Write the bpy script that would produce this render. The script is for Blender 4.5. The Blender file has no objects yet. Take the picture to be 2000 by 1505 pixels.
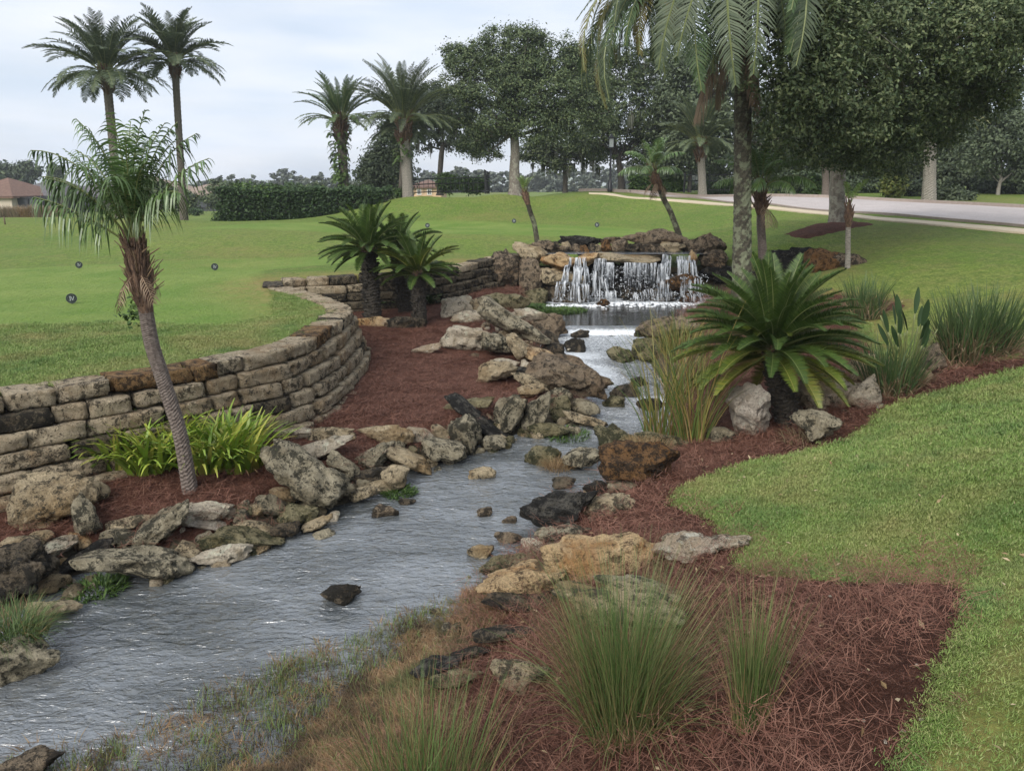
import bpy, math, random
import numpy as np
from mathutils import Vector, Matrix
R = math.radians
random.seed(7); rng = np.random.default_rng(7)
SC = bpy.context.scene
COL = SC.collection

# ------------------------------------------------------------------ camera
CAM_H = 3.5
F = 1550.0                      # focal length in photo pixels (photo 2000 x 1505)
PITCH = math.atan(390.0 / F)
SP, CP = math.sin(PITCH), math.cos(PITCH)
cam_d = bpy.data.cameras.new('camera')
cam = bpy.data.objects.new('camera', cam_d); COL.objects.link(cam)
cam.location = (0, 0, CAM_H); cam.rotation_euler = (math.pi/2 - PITCH, 0, 0)
cam_d.sensor_width = 36; cam_d.lens = 36 * F / 2000
cam_d.clip_start = 0.05; cam_d.clip_end = 6000
SC.camera = cam

# ------------------------------------------------------------------ world, sun, exposure
W = bpy.data.worlds.new('World'); SC.world = W; W.use_nodes = True
nt = W.node_tree; nt.nodes.clear()
def wn(t, **k):
    n = nt.nodes.new(t)
    for a, b in k.items(): setattr(n, a, b)
    return n
wo = wn('ShaderNodeOutputWorld'); bg = wn('ShaderNodeBackground'); bg.inputs['Strength'].default_value = 0.1
sky = wn('ShaderNodeTexSky', sky_type='NISHITA', sun_disc=False)
sky.sun_elevation = R(40); sky.sun_rotation = R(210); sky.altitude = 0; sky.air_density = 1.0; sky.dust_density = 2.5
tc = wn('ShaderNodeTexCoord'); mp = wn('ShaderNodeMapping'); mp.inputs['Scale'].default_value = (1.6, 1.6, 9.0)
mp.inputs['Rotation'].default_value = (0, R(5), 0)
nz = wn('ShaderNodeTexNoise'); nz.inputs['Scale'].default_value = 1.5; nz.inputs['Detail'].default_value = 7; nz.inputs['Roughness'].default_value = .52
nz.inputs['Distortion'].default_value = .25
rp = wn('ShaderNodeValToRGB'); rp.color_ramp.elements[0].position = .36; rp.color_ramp.elements[0].color = (.72,)*3+(1,)
rp.color_ramp.elements[1].position = .66; rp.color_ramp.elements[1].color = (1,)*3+(1,)
nz2 = wn('ShaderNodeTexNoise'); nz2.inputs['Scale'].default_value = 3.2; nz2.inputs['Detail'].default_value = 6
cr = wn('ShaderNodeValToRGB'); cr.color_ramp.elements[0].position = .3; cr.color_ramp.elements[0].color = (5.3, 5.95, 7.0, 1)
cr.color_ramp.elements[1].position = .7; cr.color_ramp.elements[1].color = (6.5, 6.75, 7.2, 1)
mx = wn('ShaderNodeMix', data_type='RGBA')
L = nt.links.new
L(tc.outputs['Generated'], mp.inputs['Vector']); L(mp.outputs[0], nz.inputs['Vector']); L(mp.outputs[0], nz2.inputs['Vector'])
L(nz.outputs['Fac'], rp.inputs[0]); L(nz2.outputs['Fac'], cr.inputs[0])
L(rp.outputs[0], mx.inputs['Factor']); L(sky.outputs[0], mx.inputs['A']); L(cr.outputs[0], mx.inputs['B'])
L(mx.outputs['Result'], bg.inputs['Color']); L(bg.outputs[0], wo.inputs['Surface'])
sun_d = bpy.data.lights.new('sun', 'SUN'); sun_d.energy = 2.8; sun_d.angle = R(45); sun_d.color = (1, .96, .9)
sun = bpy.data.objects.new('sun', sun_d); COL.objects.link(sun)
sun.rotation_euler = (R(50), 0, R(-30)); sun.location = (0, 0, 60)
SC.view_settings.view_transform = 'Standard'; SC.view_settings.look = 'None'
SC.view_settings.gamma = 1; SC.view_settings.use_curve_mapping = False
SC.view_settings.exposure = 0.60
SC.render.engine = 'CYCLES'
SC.cycles.max_bounces = 5; SC.cycles.diffuse_bounces = 2; SC.cycles.glossy_bounces = 2; SC.cycles.transmission_bounces = 2
SC.cycles.transparent_max_bounces = 4; SC.cycles.use_denoising = True; SC.cycles.volume_bounces = 0

# ------------------------------------------------------------------ helpers: pixels (of the photo) to points of the place
def ray(px, py):
    u = (px - 1000) / F; v = -(py - 752.5) / F
    return np.array([u, CP + v*SP, -SP + v*CP])
def P(px, py, z):               # on the level z
    d = ray(px, py); t = (z - CAM_H) / d[2]
    return np.array([d[0]*t, d[1]*t, z])
def PY(px, py, Y):              # at distance Y ahead
    d = ray(px, py); t = Y / d[1]
    return np.array([d[0]*t, Y, CAM_H + d[2]*t])
def ppm(Y, py=500):             # photo pixels per metre there
    return F / (Y * CP + .2*1.0)

# ------------------------------------------------------------------ numpy noise
def _h(i, j, k, s):
    n = (i.astype(np.int64)*374761393 + j.astype(np.int64)*668265263 + k.astype(np.int64)*2147483647 + s*1274126177) & 0xffffffff
    n = ((n ^ (n >> 13)) * 1274126177) & 0xffffffff
    n = ((n ^ (n >> 16)) * 2246822519) & 0xffffffff
    return ((n ^ (n >> 15)) & 0xffffff) / float(0xffffff)
def vnoise(p, s=0):             # p (...,3) -> [-1,1]
    p = np.asarray(p, float); i = np.floor(p); f = p - i; f = f*f*f*(f*(f*6-15)+10); i = i.astype(np.int64)
    r = 0
    for a in (0, 1):
        for b in (0, 1):
            for c in (0, 1):
                w = (f[...,0] if a else 1-f[...,0])*(f[...,1] if b else 1-f[...,1])*(f[...,2] if c else 1-f[...,2])
                r = r + w*_h(i[...,0]+a, i[...,1]+b, i[...,2]+c, s)
    return r*2-1
def fbm(p, s=0, o=4, ga=.5):
    a = 1; r = 0; t = 0; p = np.asarray(p, float)
    for k in range(o):
        r = r + a*vnoise(p*(2**k)+17.3*k, s+k); t += a; a *= ga
    return r/t
def fbm2(x, y, sc, s=0, o=3):
    return fbm(np.stack([x*sc, y*sc, np.zeros_like(x)+.5], -1), s, o)
def smooth(a, b, x):
    t = np.clip((x-a)/(b-a), 0, 1); return t*t*(3-2*t)

def sdf(poly, x, y):            # signed distance, >0 inside
    poly = np.asarray(poly, float); x = np.asarray(x, float); y = np.asarray(y, float)
    d = np.full(x.shape, 1e18); inside = np.zeros(x.shape, bool); n = len(poly)
    for i in range(n):
        ax, ay = poly[i]; bx, by = poly[(i+1) % n]
        ex, ey = bx-ax, by-ay; wx, wy = x-ax, y-ay
        t = np.clip((wx*ex+wy*ey)/(ex*ex+ey*ey+1e-12), 0, 1)
        d = np.minimum(d, (wx-ex*t)**2+(wy-ey*t)**2)
        if ey != 0:
            c = ((ay > y) != (by > y)) & (x < (bx-ax)*(y-ay)/(by-ay)+ax)
            inside ^= c
    d = np.sqrt(d); return np.where(inside, d, -d)

def catmull(pts, n=8):
    pts = [np.asarray(p, float) for p in pts]; out = []
    for i in range(len(pts)-1):
        p0 = pts[max(i-1, 0)]; p1 = pts[i]; p2 = pts[i+1]; p3 = pts[min(i+2, len(pts)-1)]
        for k in range(n):
            t = k/n
            out.append(.5*((2*p1)+(-p0+p2)*t+(2*p0-5*p1+4*p2-p3)*t*t+(-p0+3*p1-3*p2+p3)*t**3))
    out.append(pts[-1]); return np.array(out)

# ------------------------------------------------------------------ objects
def tag(o, label=None, cat=None, group=None, kind=None):
    if label: o['label'] = label
    if cat: o['category'] = cat
    if group: o['group'] = group
    if kind: o['kind'] = kind
    return o
def empty(name, loc=(0,0,0), rz=0):
    o = bpy.data.objects.new(name, None); COL.objects.link(o); o.location = loc; o.rotation_euler = (0, 0, rz)
    o.empty_display_size = .2; return o
def link(name, me, parent=None, loc=(0,0,0), rot=(0,0,0), sc=(1,1,1)):
    o = bpy.data.objects.new(name, me); COL.objects.link(o)
    o.parent = parent; o.location = loc; o.rotation_euler = rot; o.scale = sc; return o
def mesh_np(name, verts, faces, mats=(), smooth_=True, mi=None):
    """faces: (n,3) or (n,4) array"""
    me = bpy.data.meshes.new(name); verts = np.asarray(verts, np.float32).reshape(-1, 3); faces = np.asarray(faces, np.int32)
    k = faces.shape[1]; n = len(faces)
    me.vertices.add(len(verts)); me.vertices.foreach_set('co', verts.ravel())
    me.loops.add(n*k); me.loops.foreach_set('vertex_index', faces.ravel())
    me.polygons.add(n); me.polygons.foreach_set('loop_start', np.arange(0, n*k, k, dtype=np.int32))
    me.polygons.foreach_set('loop_total', np.full(n, k, np.int32))
    me.polygons.foreach_set('use_smooth', np.full(n, smooth_, bool))
    if mi is not None: me.polygons.foreach_set('material_index', np.asarray(mi, np.int32))
    for m in mats: me.materials.append(m)
    me.update(calc_edges=True); return me
class MB:
    def __init__(s): s.v = []; s.f = []; s.m = []
    def add(s, vs, fs, m=0):
        b = len(s.v); s.v.extend([tuple(map(float, v)) for v in vs]); s.f.extend([tuple(b+i for i in f) for f in fs]); s.m.extend([m]*len(fs))
    def box(s, c, h, m=0, rot=None):
        vs = [np.array([x*h[0], y*h[1], z*h[2]]) for z in (-1,1) for y in (-1,1) for x in (-1,1)]
        if rot is not None: vs = [np.array(rot @ Vector(v)) for v in vs]
        s.add([v+np.asarray(c) for v in vs], [(0,2,3,1),(4,5,7,6),(0,1,5,4),(2,6,7,3),(0,4,6,2),(1,3,7,5)], m)
    def tube(s, pts, rad, n=8, m=0, cap=True, mod=None):
        pts = [np.asarray(p, float) for p in pts]; N = len(pts)
        if np.isscalar(rad): rad = [rad]*N
        vs = []; a0 = np.array([1., 0, 0])
        for i, p in enumerate(pts):
            t = pts[min(i+1, N-1)]-pts[max(i-1, 0)]; t = t/(np.linalg.norm(t)+1e-9)
            a = a0 - t*np.dot(a0, t)
            if np.linalg.norm(a) < .1: a = np.array([0, 1., 0]) - t*t[1]
            a = a/np.linalg.norm(a); a0 = a; b = np.cross(t, a)
            for j in range(n):
                th = 2*math.pi*j/n; r = rad[i]*(mod(i, j, th) if mod else 1)
                vs.append(p+r*(math.cos(th)*a+math.sin(th)*b))
        fs = [(i*n+j, i*n+(j+1) % n, (i+1)*n+(j+1) % n, (i+1)*n+j) for i in range(N-1) for j in range(n)]
        if cap: fs += [tuple(range(n))[::-1], tuple((N-1)*n+j for j in range(n))]
        s.add(vs, fs, m)
    def mesh(s, name, mats, smooth_=True):
        me = bpy.data.meshes.new(name); me.from_pydata(s.v, [], s.f)
        for m in mats: me.materials.append(m)
        me.polygons.foreach_set('material_index', np.array(s.m, np.int32))
        me.polygons.foreach_set('use_smooth', np.full(len(s.f), smooth_, bool)); me.update(); return me
    def obj(s, name, mats, parent=None, smooth_=True, **k):
        if not isinstance(mats, (list, tuple)): mats = [mats]
        return link(name, s.mesh(name, mats, smooth_), parent, **k)
def copy_tree(o, parent=None):
    c = o.copy(); COL.objects.link(c); c.parent = parent
    for ch in list(o.children): copy_tree(ch, c)
    return c

# ------------------------------------------------------------------ materials
class NT:
    def __init__(s, name):
        s.m = bpy.data.materials.new(name); s.m.use_nodes = True; s.t = s.m.node_tree
        s.b = s.t.nodes['Principled BSDF']; s.o = s.t.nodes['Material Output']
    def n(s, t, **k):
        x = s.t.nodes.new(t)
        for a, b in k.items():
            if a in x.inputs: x.inputs[a].default_value = b
            else: setattr(x, a, b)
        return x
    def l(s, a, b): s.t.links.new(a, b)
    def pos(s, scale=(1,1,1)):
        g = s.n('ShaderNodeNewGeometry'); m = s.n('ShaderNodeMapping'); m.inputs['Scale'].default_value = scale
        s.l(g.outputs['Position'], m.inputs['Vector']); return m.outputs[0]
    def noise(s, sc, detail=4, rough=.55, vec=None, dist=0.):
        x = s.n('ShaderNodeTexNoise', Scale=sc, Detail=detail, Roughness=rough, Distortion=dist)
        s.l(vec if vec is not None else s.pos(), x.inputs['Vector']); return x.outputs['Fac']
    def ramp(s, fac, *st):
        r = s.n('ShaderNodeValToRGB'); e = r.color_ramp.elements
        while len(e) < len(st): e.new(.5)
        for k, (p, c) in enumerate(st):
            e[k].position = p; e[k].color = (c if hasattr(c, '__len__') else (c,)*3) + (1,) if not hasattr(c, '__len__') or len(c) == 3 else c
        s.l(fac, r.inputs[0]); return r.outputs[0]
    def mix(s, fac, a, b, mode='MIX'):
        x = s.n('ShaderNodeMix', data_type='RGBA', blend_type=mode)
        for v, i in ((fac, 0), (a, 6), (b, 7)):
            if hasattr(v, 'default_value'): s.l(v, x.inputs[i])
            elif i == 0: x.inputs[i].default_value = v
            else: x.inputs[i].default_value = tuple(v)+(1,) if len(v) == 3 else v
        return x.outputs[2]
    def math(s, op, a, b=0., clamp=False):
        x = s.n('ShaderNodeMath', operation=op, use_clamp=clamp)
        for v, i in ((a, 0), (b, 1)):
            if hasattr(v, 'default_value'): s.l(v, x.inputs[i])
            else: x.inputs[i].default_value = v
        return x.outputs[0]
    def bump(s, h, strength=.5, dist=.02, normal=None):
        b = s.n('ShaderNodeBump'); b.inputs['Strength'].default_value = strength; b.inputs['Distance'].default_value = dist
        s.l(h, b.inputs['Height'])
        if normal is not None: s.l(normal, b.inputs['Normal'])
        s.l(b.outputs[0], s.b.inputs['Normal']); return b.outputs[0]
    def col(s, c):
        if hasattr(c, 'default_value'): s.l(c, s.b.inputs['Base Color'])
        else: s.b.inputs['Base Color'].default_value = tuple(c)+(1,)
    def set(s, **k):
        for a, b in k.items(): s.b.inputs[a.replace('_', ' ')].default_value = b
        return s

def rock_mat(name, light, mid, dark, moss=.5, brown=(.20,.13,.07), bscale=1.0, pit=.5):
    m = NT(name); g = m.n('ShaderNodeObjectInfo'); p0 = m.pos()
    add = m.n('ShaderNodeVectorMath', operation='ADD'); m.l(p0, add.inputs[0])
    mul = m.n('ShaderNodeVectorMath', operation='SCALE'); m.l(g.outputs['Random'], mul.inputs['Scale']); mul.inputs[0].default_value = (37, 11, 23)
    m.l(mul.outputs[0], add.inputs[1]); p = add.outputs[0]
    n1 = m.noise(2.6*bscale, 6, .6, p, .6); n2 = m.noise(7*bscale, 8, .7, p, .4); n3 = m.noise(38*bscale, 6, .75, p); n4 = m.noise(1.3*bscale, 3, .5, p)
    c = m.ramp(n1, (.36, mid), (.47, light), (.56, light), (.66, mid))
    c = m.mix(m.ramp(n4, (.50, 0.), (.68, .75)), c, brown)
    # dark lichen in patches, its edge broken up by finer noise
    k = m.math('ADD', m.math('MULTIPLY', n2, .6), m.math('MULTIPLY', n3, .4))
    r = m.math('MULTIPLY', m.math('SUBTRACT', g.outputs['Random'], .5), .06); k = m.math('ADD', k, r)
    t = .578-.115*moss
    k = m.math('ADD', m.math('MULTIPLY', m.math('SUBTRACT', k, .5), 1.5), .5); k = m.ramp(k, (t-.02, 0.), (t+.05, 1.))
    c = m.mix(m.ramp(m.noise(5*bscale, 7, .7, p, 1.), (.56, 0.), (.62, .7)), c, tuple(min(.85, x*1.35) for x in light)); c = m.mix(m.math('MULTIPLY', k, .93), c, tuple(x*.8 for x in dark))
    pt = m.ramp(n3, (.34, 1.), (.44, 0.)); c = m.mix(m.math('MULTIPLY', pt, pit), c, tuple(x*.3 for x in dark))
    w = m.noise(16, 4, .6, p, 1.5); c = m.mix(m.ramp(w, (.44, 0.), (.5, .3), (.56, 0.)), c, tuple(x*.5 for x in mid))
    m.col(c); m.set(Roughness=.88); m.b.inputs['Specular IOR Level'].default_value = .25
    h = m.math('ADD', m.math('MULTIPLY', n2, 1.), m.math('MULTIPLY', n3, .55)); h = m.math('SUBTRACT', h, m.math('MULTIPLY', pt, .35))
    m.bump(h, 1., .17); return m.m
M = {}
M['tan'] = rock_mat('tan limestone', (.60,.49,.32), (.38,.295,.18), (.05,.045,.03), .36, (.36,.23,.10))
M['pale'] = rock_mat('pale limestone', (.72,.63,.49), (.48,.40,.285), (.09,.08,.055), .15, (.40,.29,.16))
M['white'] = rock_mat('white limestone', (.70,.62,.52), (.50,.42,.33), (.13,.11,.08), -.1, (.45,.33,.2))
M['grey'] = rock_mat('lichened limestone', (.50,.44,.31), (.29,.25,.165), (.038,.038,.026), .62, (.20,.15,.08))
M['moss'] = rock_mat('mossy limestone', (.33,.29,.17), (.19,.17,.085), (.035,.042,.016), .65, (.17,.13,.05))
M['dark'] = rock_mat('dark wet limestone', (.20,.16,.11), (.10,.085,.06), (.018,.017,.014), 1.0, (.11,.075,.04))
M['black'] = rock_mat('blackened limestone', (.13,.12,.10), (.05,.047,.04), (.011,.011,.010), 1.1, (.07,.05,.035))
M['brown'] = rock_mat('pitted brown limestone', (.36,.28,.19), (.19,.145,.10), (.040,.034,.026), .7, (.24,.155,.085), 1.3, .8)
M['orange'] = rock_mat('orange limestone', (.66,.47,.26), (.46,.26,.11), (.10,.065,.035), .42, (.56,.48,.36), .8)
M['rust'] = rock_mat('rusty limestone', (.28,.15,.06), (.16,.085,.035), (.03,.022,.014), .75, (.24,.11,.03), 1.4, .8)
M['wall'] = rock_mat('wall stone', (.64,.53,.37), (.43,.33,.21), (.050,.044,.030), .30, (.38,.25,.13), 1.35, .75)
M['wallorange'] = rock_mat('rusty wall stone', (.38,.24,.11), (.24,.13,.05), (.05,.033,.02), .6, (.30,.15,.05), 1.5, .8)
M['walldark'] = rock_mat('blackened wall stone', (.22,.18,.12), (.11,.09,.06), (.018,.017,.014), .8, (.14,.10,.06), 1.4, .7)

def lawn_mat():
    m = NT('lawn grass')
    pf = m.pos((1, .55, 1))
    big = m.noise(.22, 3, .5); med = m.noise(1.5, 5, .65, None, .5); fine = m.noise(26, 6, .75, pf); v = m.noise(7, 5, .7, pf)
    c = m.ramp(big, (.35, (.120,.190,.032)), (.52, (.165,.230,.042)), (.66, (.20,.235,.056)))
    c = m.mix(m.ramp(med, (.44, 0.), (.72, .8)), c, (.215,.195,.075))
    c = m.mix(m.ramp(v, (.36, .62), (.58, 0.)), c, (.055,.105,.017))
    c = m.mix(m.ramp(fine, (.38, .6), (.60, 0.)), c, (.050,.088,.016))
    c = m.mix(m.ramp(fine, (.50, 0.), (.72, .5)), c, (.25,.30,.085))
    # the mown tee, smoother and paler (its own attribute)
    a = m.n('ShaderNodeAttribute'); a.attribute_name = 'mown'
    t = m.ramp(m.noise(.5, 5), (.38, (.125,.21,.036)), (.62, (.205,.265,.066)))
    t = m.mix(m.ramp(m.noise(60, 3), (.36, .55), (.6, 0.)), t, (.07,.13,.018)); t = m.mix(m.ramp(m.noise(14, 5, .7, pf), (.5, 0.), (.72, .4)), t, (.27,.31,.11))
    t = m.mix(m.ramp(m.noise(2.5, 5, .7), (.40, .35), (.62, 0.)), t, (.10,.165,.03))
    c = m.mix(a.outputs['Fac'], c, t)
    w = m.n('ShaderNodeAttribute'); w.attribute_name = 'worn'
    wf = m.math('MULTIPLY', w.outputs['Fac'], m.ramp(m.noise(4, 6, .75), (.36, 0.), (.55, 1.)))
    c = m.mix(m.math('MULTIPLY', wf, .75), c, (.26,.185,.075))
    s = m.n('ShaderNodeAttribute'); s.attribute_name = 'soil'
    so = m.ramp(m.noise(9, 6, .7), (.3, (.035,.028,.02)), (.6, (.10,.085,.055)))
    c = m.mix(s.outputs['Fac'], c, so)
    m.col(c); m.set(Roughness=.85); m.b.inputs['Specular IOR Level'].default_value = .15
    m.bump(m.math('ADD', m.math('MULTIPLY', fine, .5), m.math('ADD', v, m.math('MULTIPLY', med, .6))), .8, .09); return m.m
M['lawn'] = lawn_mat()
def mulch_mat():
    m = NT('pine straw bed'); f = m.noise(45, 6, .8, m.pos((1, .6, 1)), 1.5); v = m.noise(6, 5, .7)
    c = m.ramp(f, (.33, (.03,.014,.009)), (.50, (.115,.050,.034)), (.68, (.25,.125,.085)))
    c = m.mix(m.ramp(v, (.35, .55), (.6, 0.)), c, (.035,.016,.013))
    m.col(c); m.set(Roughness=.9); m.b.inputs['Specular IOR Level'].default_value = .1
    m.bump(m.math('ADD', f, v), 1., .05); return m.m
M['mulch'] = mulch_mat()

def leaf_mat(name, cs, rough=.55, spec=.35, trans=.18):
    m = NT(name); g = m.n('ShaderNodeNewGeometry')
    st = [(i/(len(cs)-1), c) for i, c in enumerate(cs)]
    c = m.ramp(g.outputs['Random Per Island'], *st)
    o = m.n('ShaderNodeObjectInfo'); hs = m.n('ShaderNodeHueSaturation'); m.l(c, hs.inputs['Color'])
    m.l(m.math('ADD', m.math('MULTIPLY', o.outputs['Random'], .3), .85), hs.inputs['Value'])
    m.col(hs.outputs[0]); m.set(Roughness=rough); m.b.inputs['Specular IOR Level'].default_value = spec
    if trans:
        t = m.n('ShaderNodeBsdfTranslucent'); m.l(hs.outputs[0], t.inputs['Color']); x = m.n('ShaderNodeMixShader'); x.inputs[0].default_value = trans
        m.l(m.b.outputs[0], x.inputs[1]); m.l(t.outputs[0], x.inputs[2]); m.l(x.outputs[0], m.o.inputs['Surface'])
    return m.m
def bark_mat(name, a, b, sc=12, stretch=(1,1,.3), lichen=None):
    m = NT(name); p = m.pos(stretch); f = m.noise(sc, 6, .7, p)
    c = m.ramp(f, (.32, a), (.66, b))
    if lichen:
        k = m.noise(5, 6, .7); c = m.mix(m.ramp(k, (.50, 0.), (.56, .85)), c, lichen)
    m.col(c); m.set(Roughness=.92); m.bump(f, .9, .05); return m.m
def plain(name, c, rough=.6, metal=0., v=.15, sc=8):
    m = NT(name); n = m.noise(sc, 4, .6)
    m.col(m.ramp(n, (.3, tuple(x*(1-v) for x in c)), (.7, tuple(min(1, x*(1+v)) for x in c)))); m.set(Roughness=rough, Metallic=metal); return m.m
M['oakleaf'] = leaf_mat('oak leaves', [(.024,.042,.017), (.046,.072,.028), (.076,.108,.043), (.145,.175,.075), (.042,.066,.027)])
M['nearleaf'] = leaf_mat('near oak leaves', [(.032,.056,.022), (.064,.096,.038), (.105,.14,.056), (.19,.22,.10), (.055,.085,.034)])
M['darkleaf'] = leaf_mat('dark leaves', [(.028,.044,.022), (.048,.070,.032), (.078,.104,.048)])
M['woodleaf'] = leaf_mat('woodland leaves', [(.036,.052,.027), (.064,.086,.043), (.10,.126,.064)])
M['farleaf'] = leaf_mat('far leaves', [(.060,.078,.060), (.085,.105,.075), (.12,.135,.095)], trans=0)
M['bushleaf'] = leaf_mat('bush leaves', [(.030,.065,.015), (.055,.105,.022), (.10,.16,.035)])
M['limeleaf'] = leaf_mat('yellow bush leaves', [(.06,.09,.02), (.12,.15,.03), (.20,.20,.05)])
M['hedgeleaf'] = leaf_mat('hedge leaves', [(.016,.036,.012), (.030,.060,.018), (.055,.095,.028)])
M['palmleaf'] = leaf_mat('date palm leaflets', [(.045,.080,.030), (.065,.105,.042), (.10,.14,.06)])
M['palmgrey'] = leaf_mat('grey date palm leaflets', [(.045,.064,.034), (.068,.092,.048), (.105,.13,.070)])
M['pygmyleaf'] = leaf_mat('pygmy palm leaflets', [(.055,.10,.026), (.085,.15,.042), (.15,.22,.08)], .35, .6)
M['limepalm'] = leaf_mat('young palm leaflets', [(.09,.15,.03), (.14,.22,.05), (.20,.27,.08)], .4, .5)
M['oldpalm'] = leaf_mat('ageing palm leaflets', [(.12,.10,.03), (.16,.14,.045), (.10,.11,.03)])
M['deadpalm'] = leaf_mat('dead palm leaflets', [(.17,.115,.07), (.24,.17,.11), (.12,.075,.05)])
M['sago'] = leaf_mat('sago leaflets', [(.028,.055,.011), (.044,.080,.015), (.068,.108,.022)], .5, .3)
M['sagoold'] = leaf_mat('yellowing sago leaflets', [(.075,.10,.016), (.13,.15,.022), (.20,.19,.03)], .4, .5)
M['sagomid'] = leaf_mat('green sago leaflets', [(.055,.085,.012), (.080,.11,.016), (.11,.135,.02)], .45, .35)
M['rachis'] = plain('leaf stalk', (.13,.15,.05), .5)
M['rachisy'] = plain('yellow leaf stalk', (.24,.22,.06), .5)
M['rachisb'] = plain('brown leaf stalk', (.16,.105,.06), .7)
M['oakbark'] = bark_mat('oak bark', (.075,.065,.052), (.22,.19,.155), 14, (1,1,.25), (.26,.25,.20))
M['darkbark'] = bark_mat('dark bark', (.028,.024,.02), (.085,.075,.06), 12)
M['palmbark'] = bark_mat('palm bark', (.05,.042,.034), (.19,.165,.13), 16, (1,1,3))
M['palmbarkl'] = bark_mat('lichened palm bark', (.022,.020,.014), (.10,.09,.06), 14, (1,1,1.4), (.19,.21,.13))
M['pygbark'] = bark_mat('pygmy palm bark', (.075,.055,.045), (.25,.205,.175), 22, (1,1,2))
M['pygbarkt'] = bark_mat('brown palm boots', (.035,.02,.014), (.17,.10,.06), 25, (1,1,.6))
M['palebark'] = bark_mat('pale palm bark', (.13,.115,.095), (.36,.33,.28), 14, (1,1,3))
M['sagobark'] = bark_mat('sago trunk', (.010,.009,.007), (.055,.045,.032), 25, (1,1,1))
M['iron'] = plain('black painted iron', (.016,.016,.018), .4)
# ------------------------------------------------------------------ the lie of the land
def rbf(pts):
    pts = np.array(pts, float); X = pts[:, :2]/10; n = len(pts)
    d = np.linalg.norm(X[:, None]-X[None], axis=-1); K = np.where(d > 0, d*d*np.log(d+1e-9), 0) + np.eye(n)*.004
    A = np.zeros((n+3, n+3)); A[:n, :n] = K; A[:n, n] = 1; A[:n, n+1:] = X; A[n, :n] = 1; A[n+1:, :n] = X.T
    w = np.linalg.solve(A, np.concatenate([pts[:, 2], [0, 0, 0]]))
    def f(x, y):
        x = np.asarray(x, float)/10; y = np.asarray(y, float)/10; r = w[n]+w[n+1]*x+w[n+2]*y
        for i in range(n):
            dd = (x-X[i, 0])**2+(y-X[i, 1])**2+1e-12; r = r + w[i]*.5*dd*np.log(dd)
        return r
    return f
road_near = [(1130,377,3.0),(1300,386,2.8),(1500,399,2.7),(1750,420,2.5),(2000,443,2.36),(2200,463,2.25)]
road_far  = [(1130,374.2,3.12),(1300,378.5,3.0),(1500,386,2.9),(1750,396,2.72),(2000,409,2.58),(2200,420,2.5)]
RN = catmull([P(*a) for a in road_near], 12); RF = catmull([P(*a) for a in road_far], 12)
FARW = [(-70,95,.35),(-30,110,.3),(-110,150,.5),(0,130,1.),(-60,70,.6),(-35,60,.9),(60,110,3.2),(120,160,3.5),(0,220,1.),(-200,300,1),(100,300,3),(300,200,3),(0,500,2),(-400,500,2),(400,500,2),(200,60,3),(-200,60,1.5),(20,80,3.1)]
TOP = [P(*a) for a in [(0,775,1.42),(200,746,1.42),(380,713,1.42),(540,690,1.42),(640,645,1.42),(640,600,1.42),(545,557,1.45),(700,540,1.5),(850,530,1.52),(960,508,1.58),
  (-400,700,1.42),(0,620,1.42),(0,540,1.40),(300,560,1.42),(450,600,1.42),(300,515,1.42),(600,505,1.45),(800,498,1.5),(950,492,1.55),(1150,478,1.6),(1380,480,1.62),
  (380,449,1.82),(600,452,1.8),(800,458,1.8),(1000,461,1.8),(1250,463,1.8),(640,431,1.85),(480,436,1.83),(800,429,1.87),(900,431,1.87),(1180,439,1.84),(1400,452,1.82),
  (700,407,2.28),(760,391,2.7),(830,382,2.97),(1000,379,3.05),(900,405,2.28),(1050,410,2.22),(1250,415,2.2),(1120,385,2.9),
  (0,431,1.9),(150,430,1.9),(300,428,1.85),(60,455,1.5),(120,485,1.22),(0,500,1.3),(260,492,1.45),(330,470,1.7),
  (1500,470,1.95),(1640,437,2.25),(1500,430,2.35),(1800,470,2.12),(2000,470,2.15),(2200,480,2.1),(1750,510,1.85),(1500,540,1.6),(1620,545,1.5),(1800,560,1.6),(2000,560,1.78),(2300,600,1.9)]]
TOP += [tuple(RN[i]) for i in (0,12,24,36,48,60)] + [tuple(RF[i]) for i in (0,24,36,48,60)]
TOP += [(1,22.5,1.3),(3,22.6,1.3),(5,22.5,1.3),(2.5,24,1.5),(4.5,24,1.5)]
TOP += [(P(820,372,3.1)[0]-3, 66, 1.8), (-3, 75, 1.6), (-20, 52, 1.25), (-12, 47, 1.35), (-8, 56, 1.5)] + FARW
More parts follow.
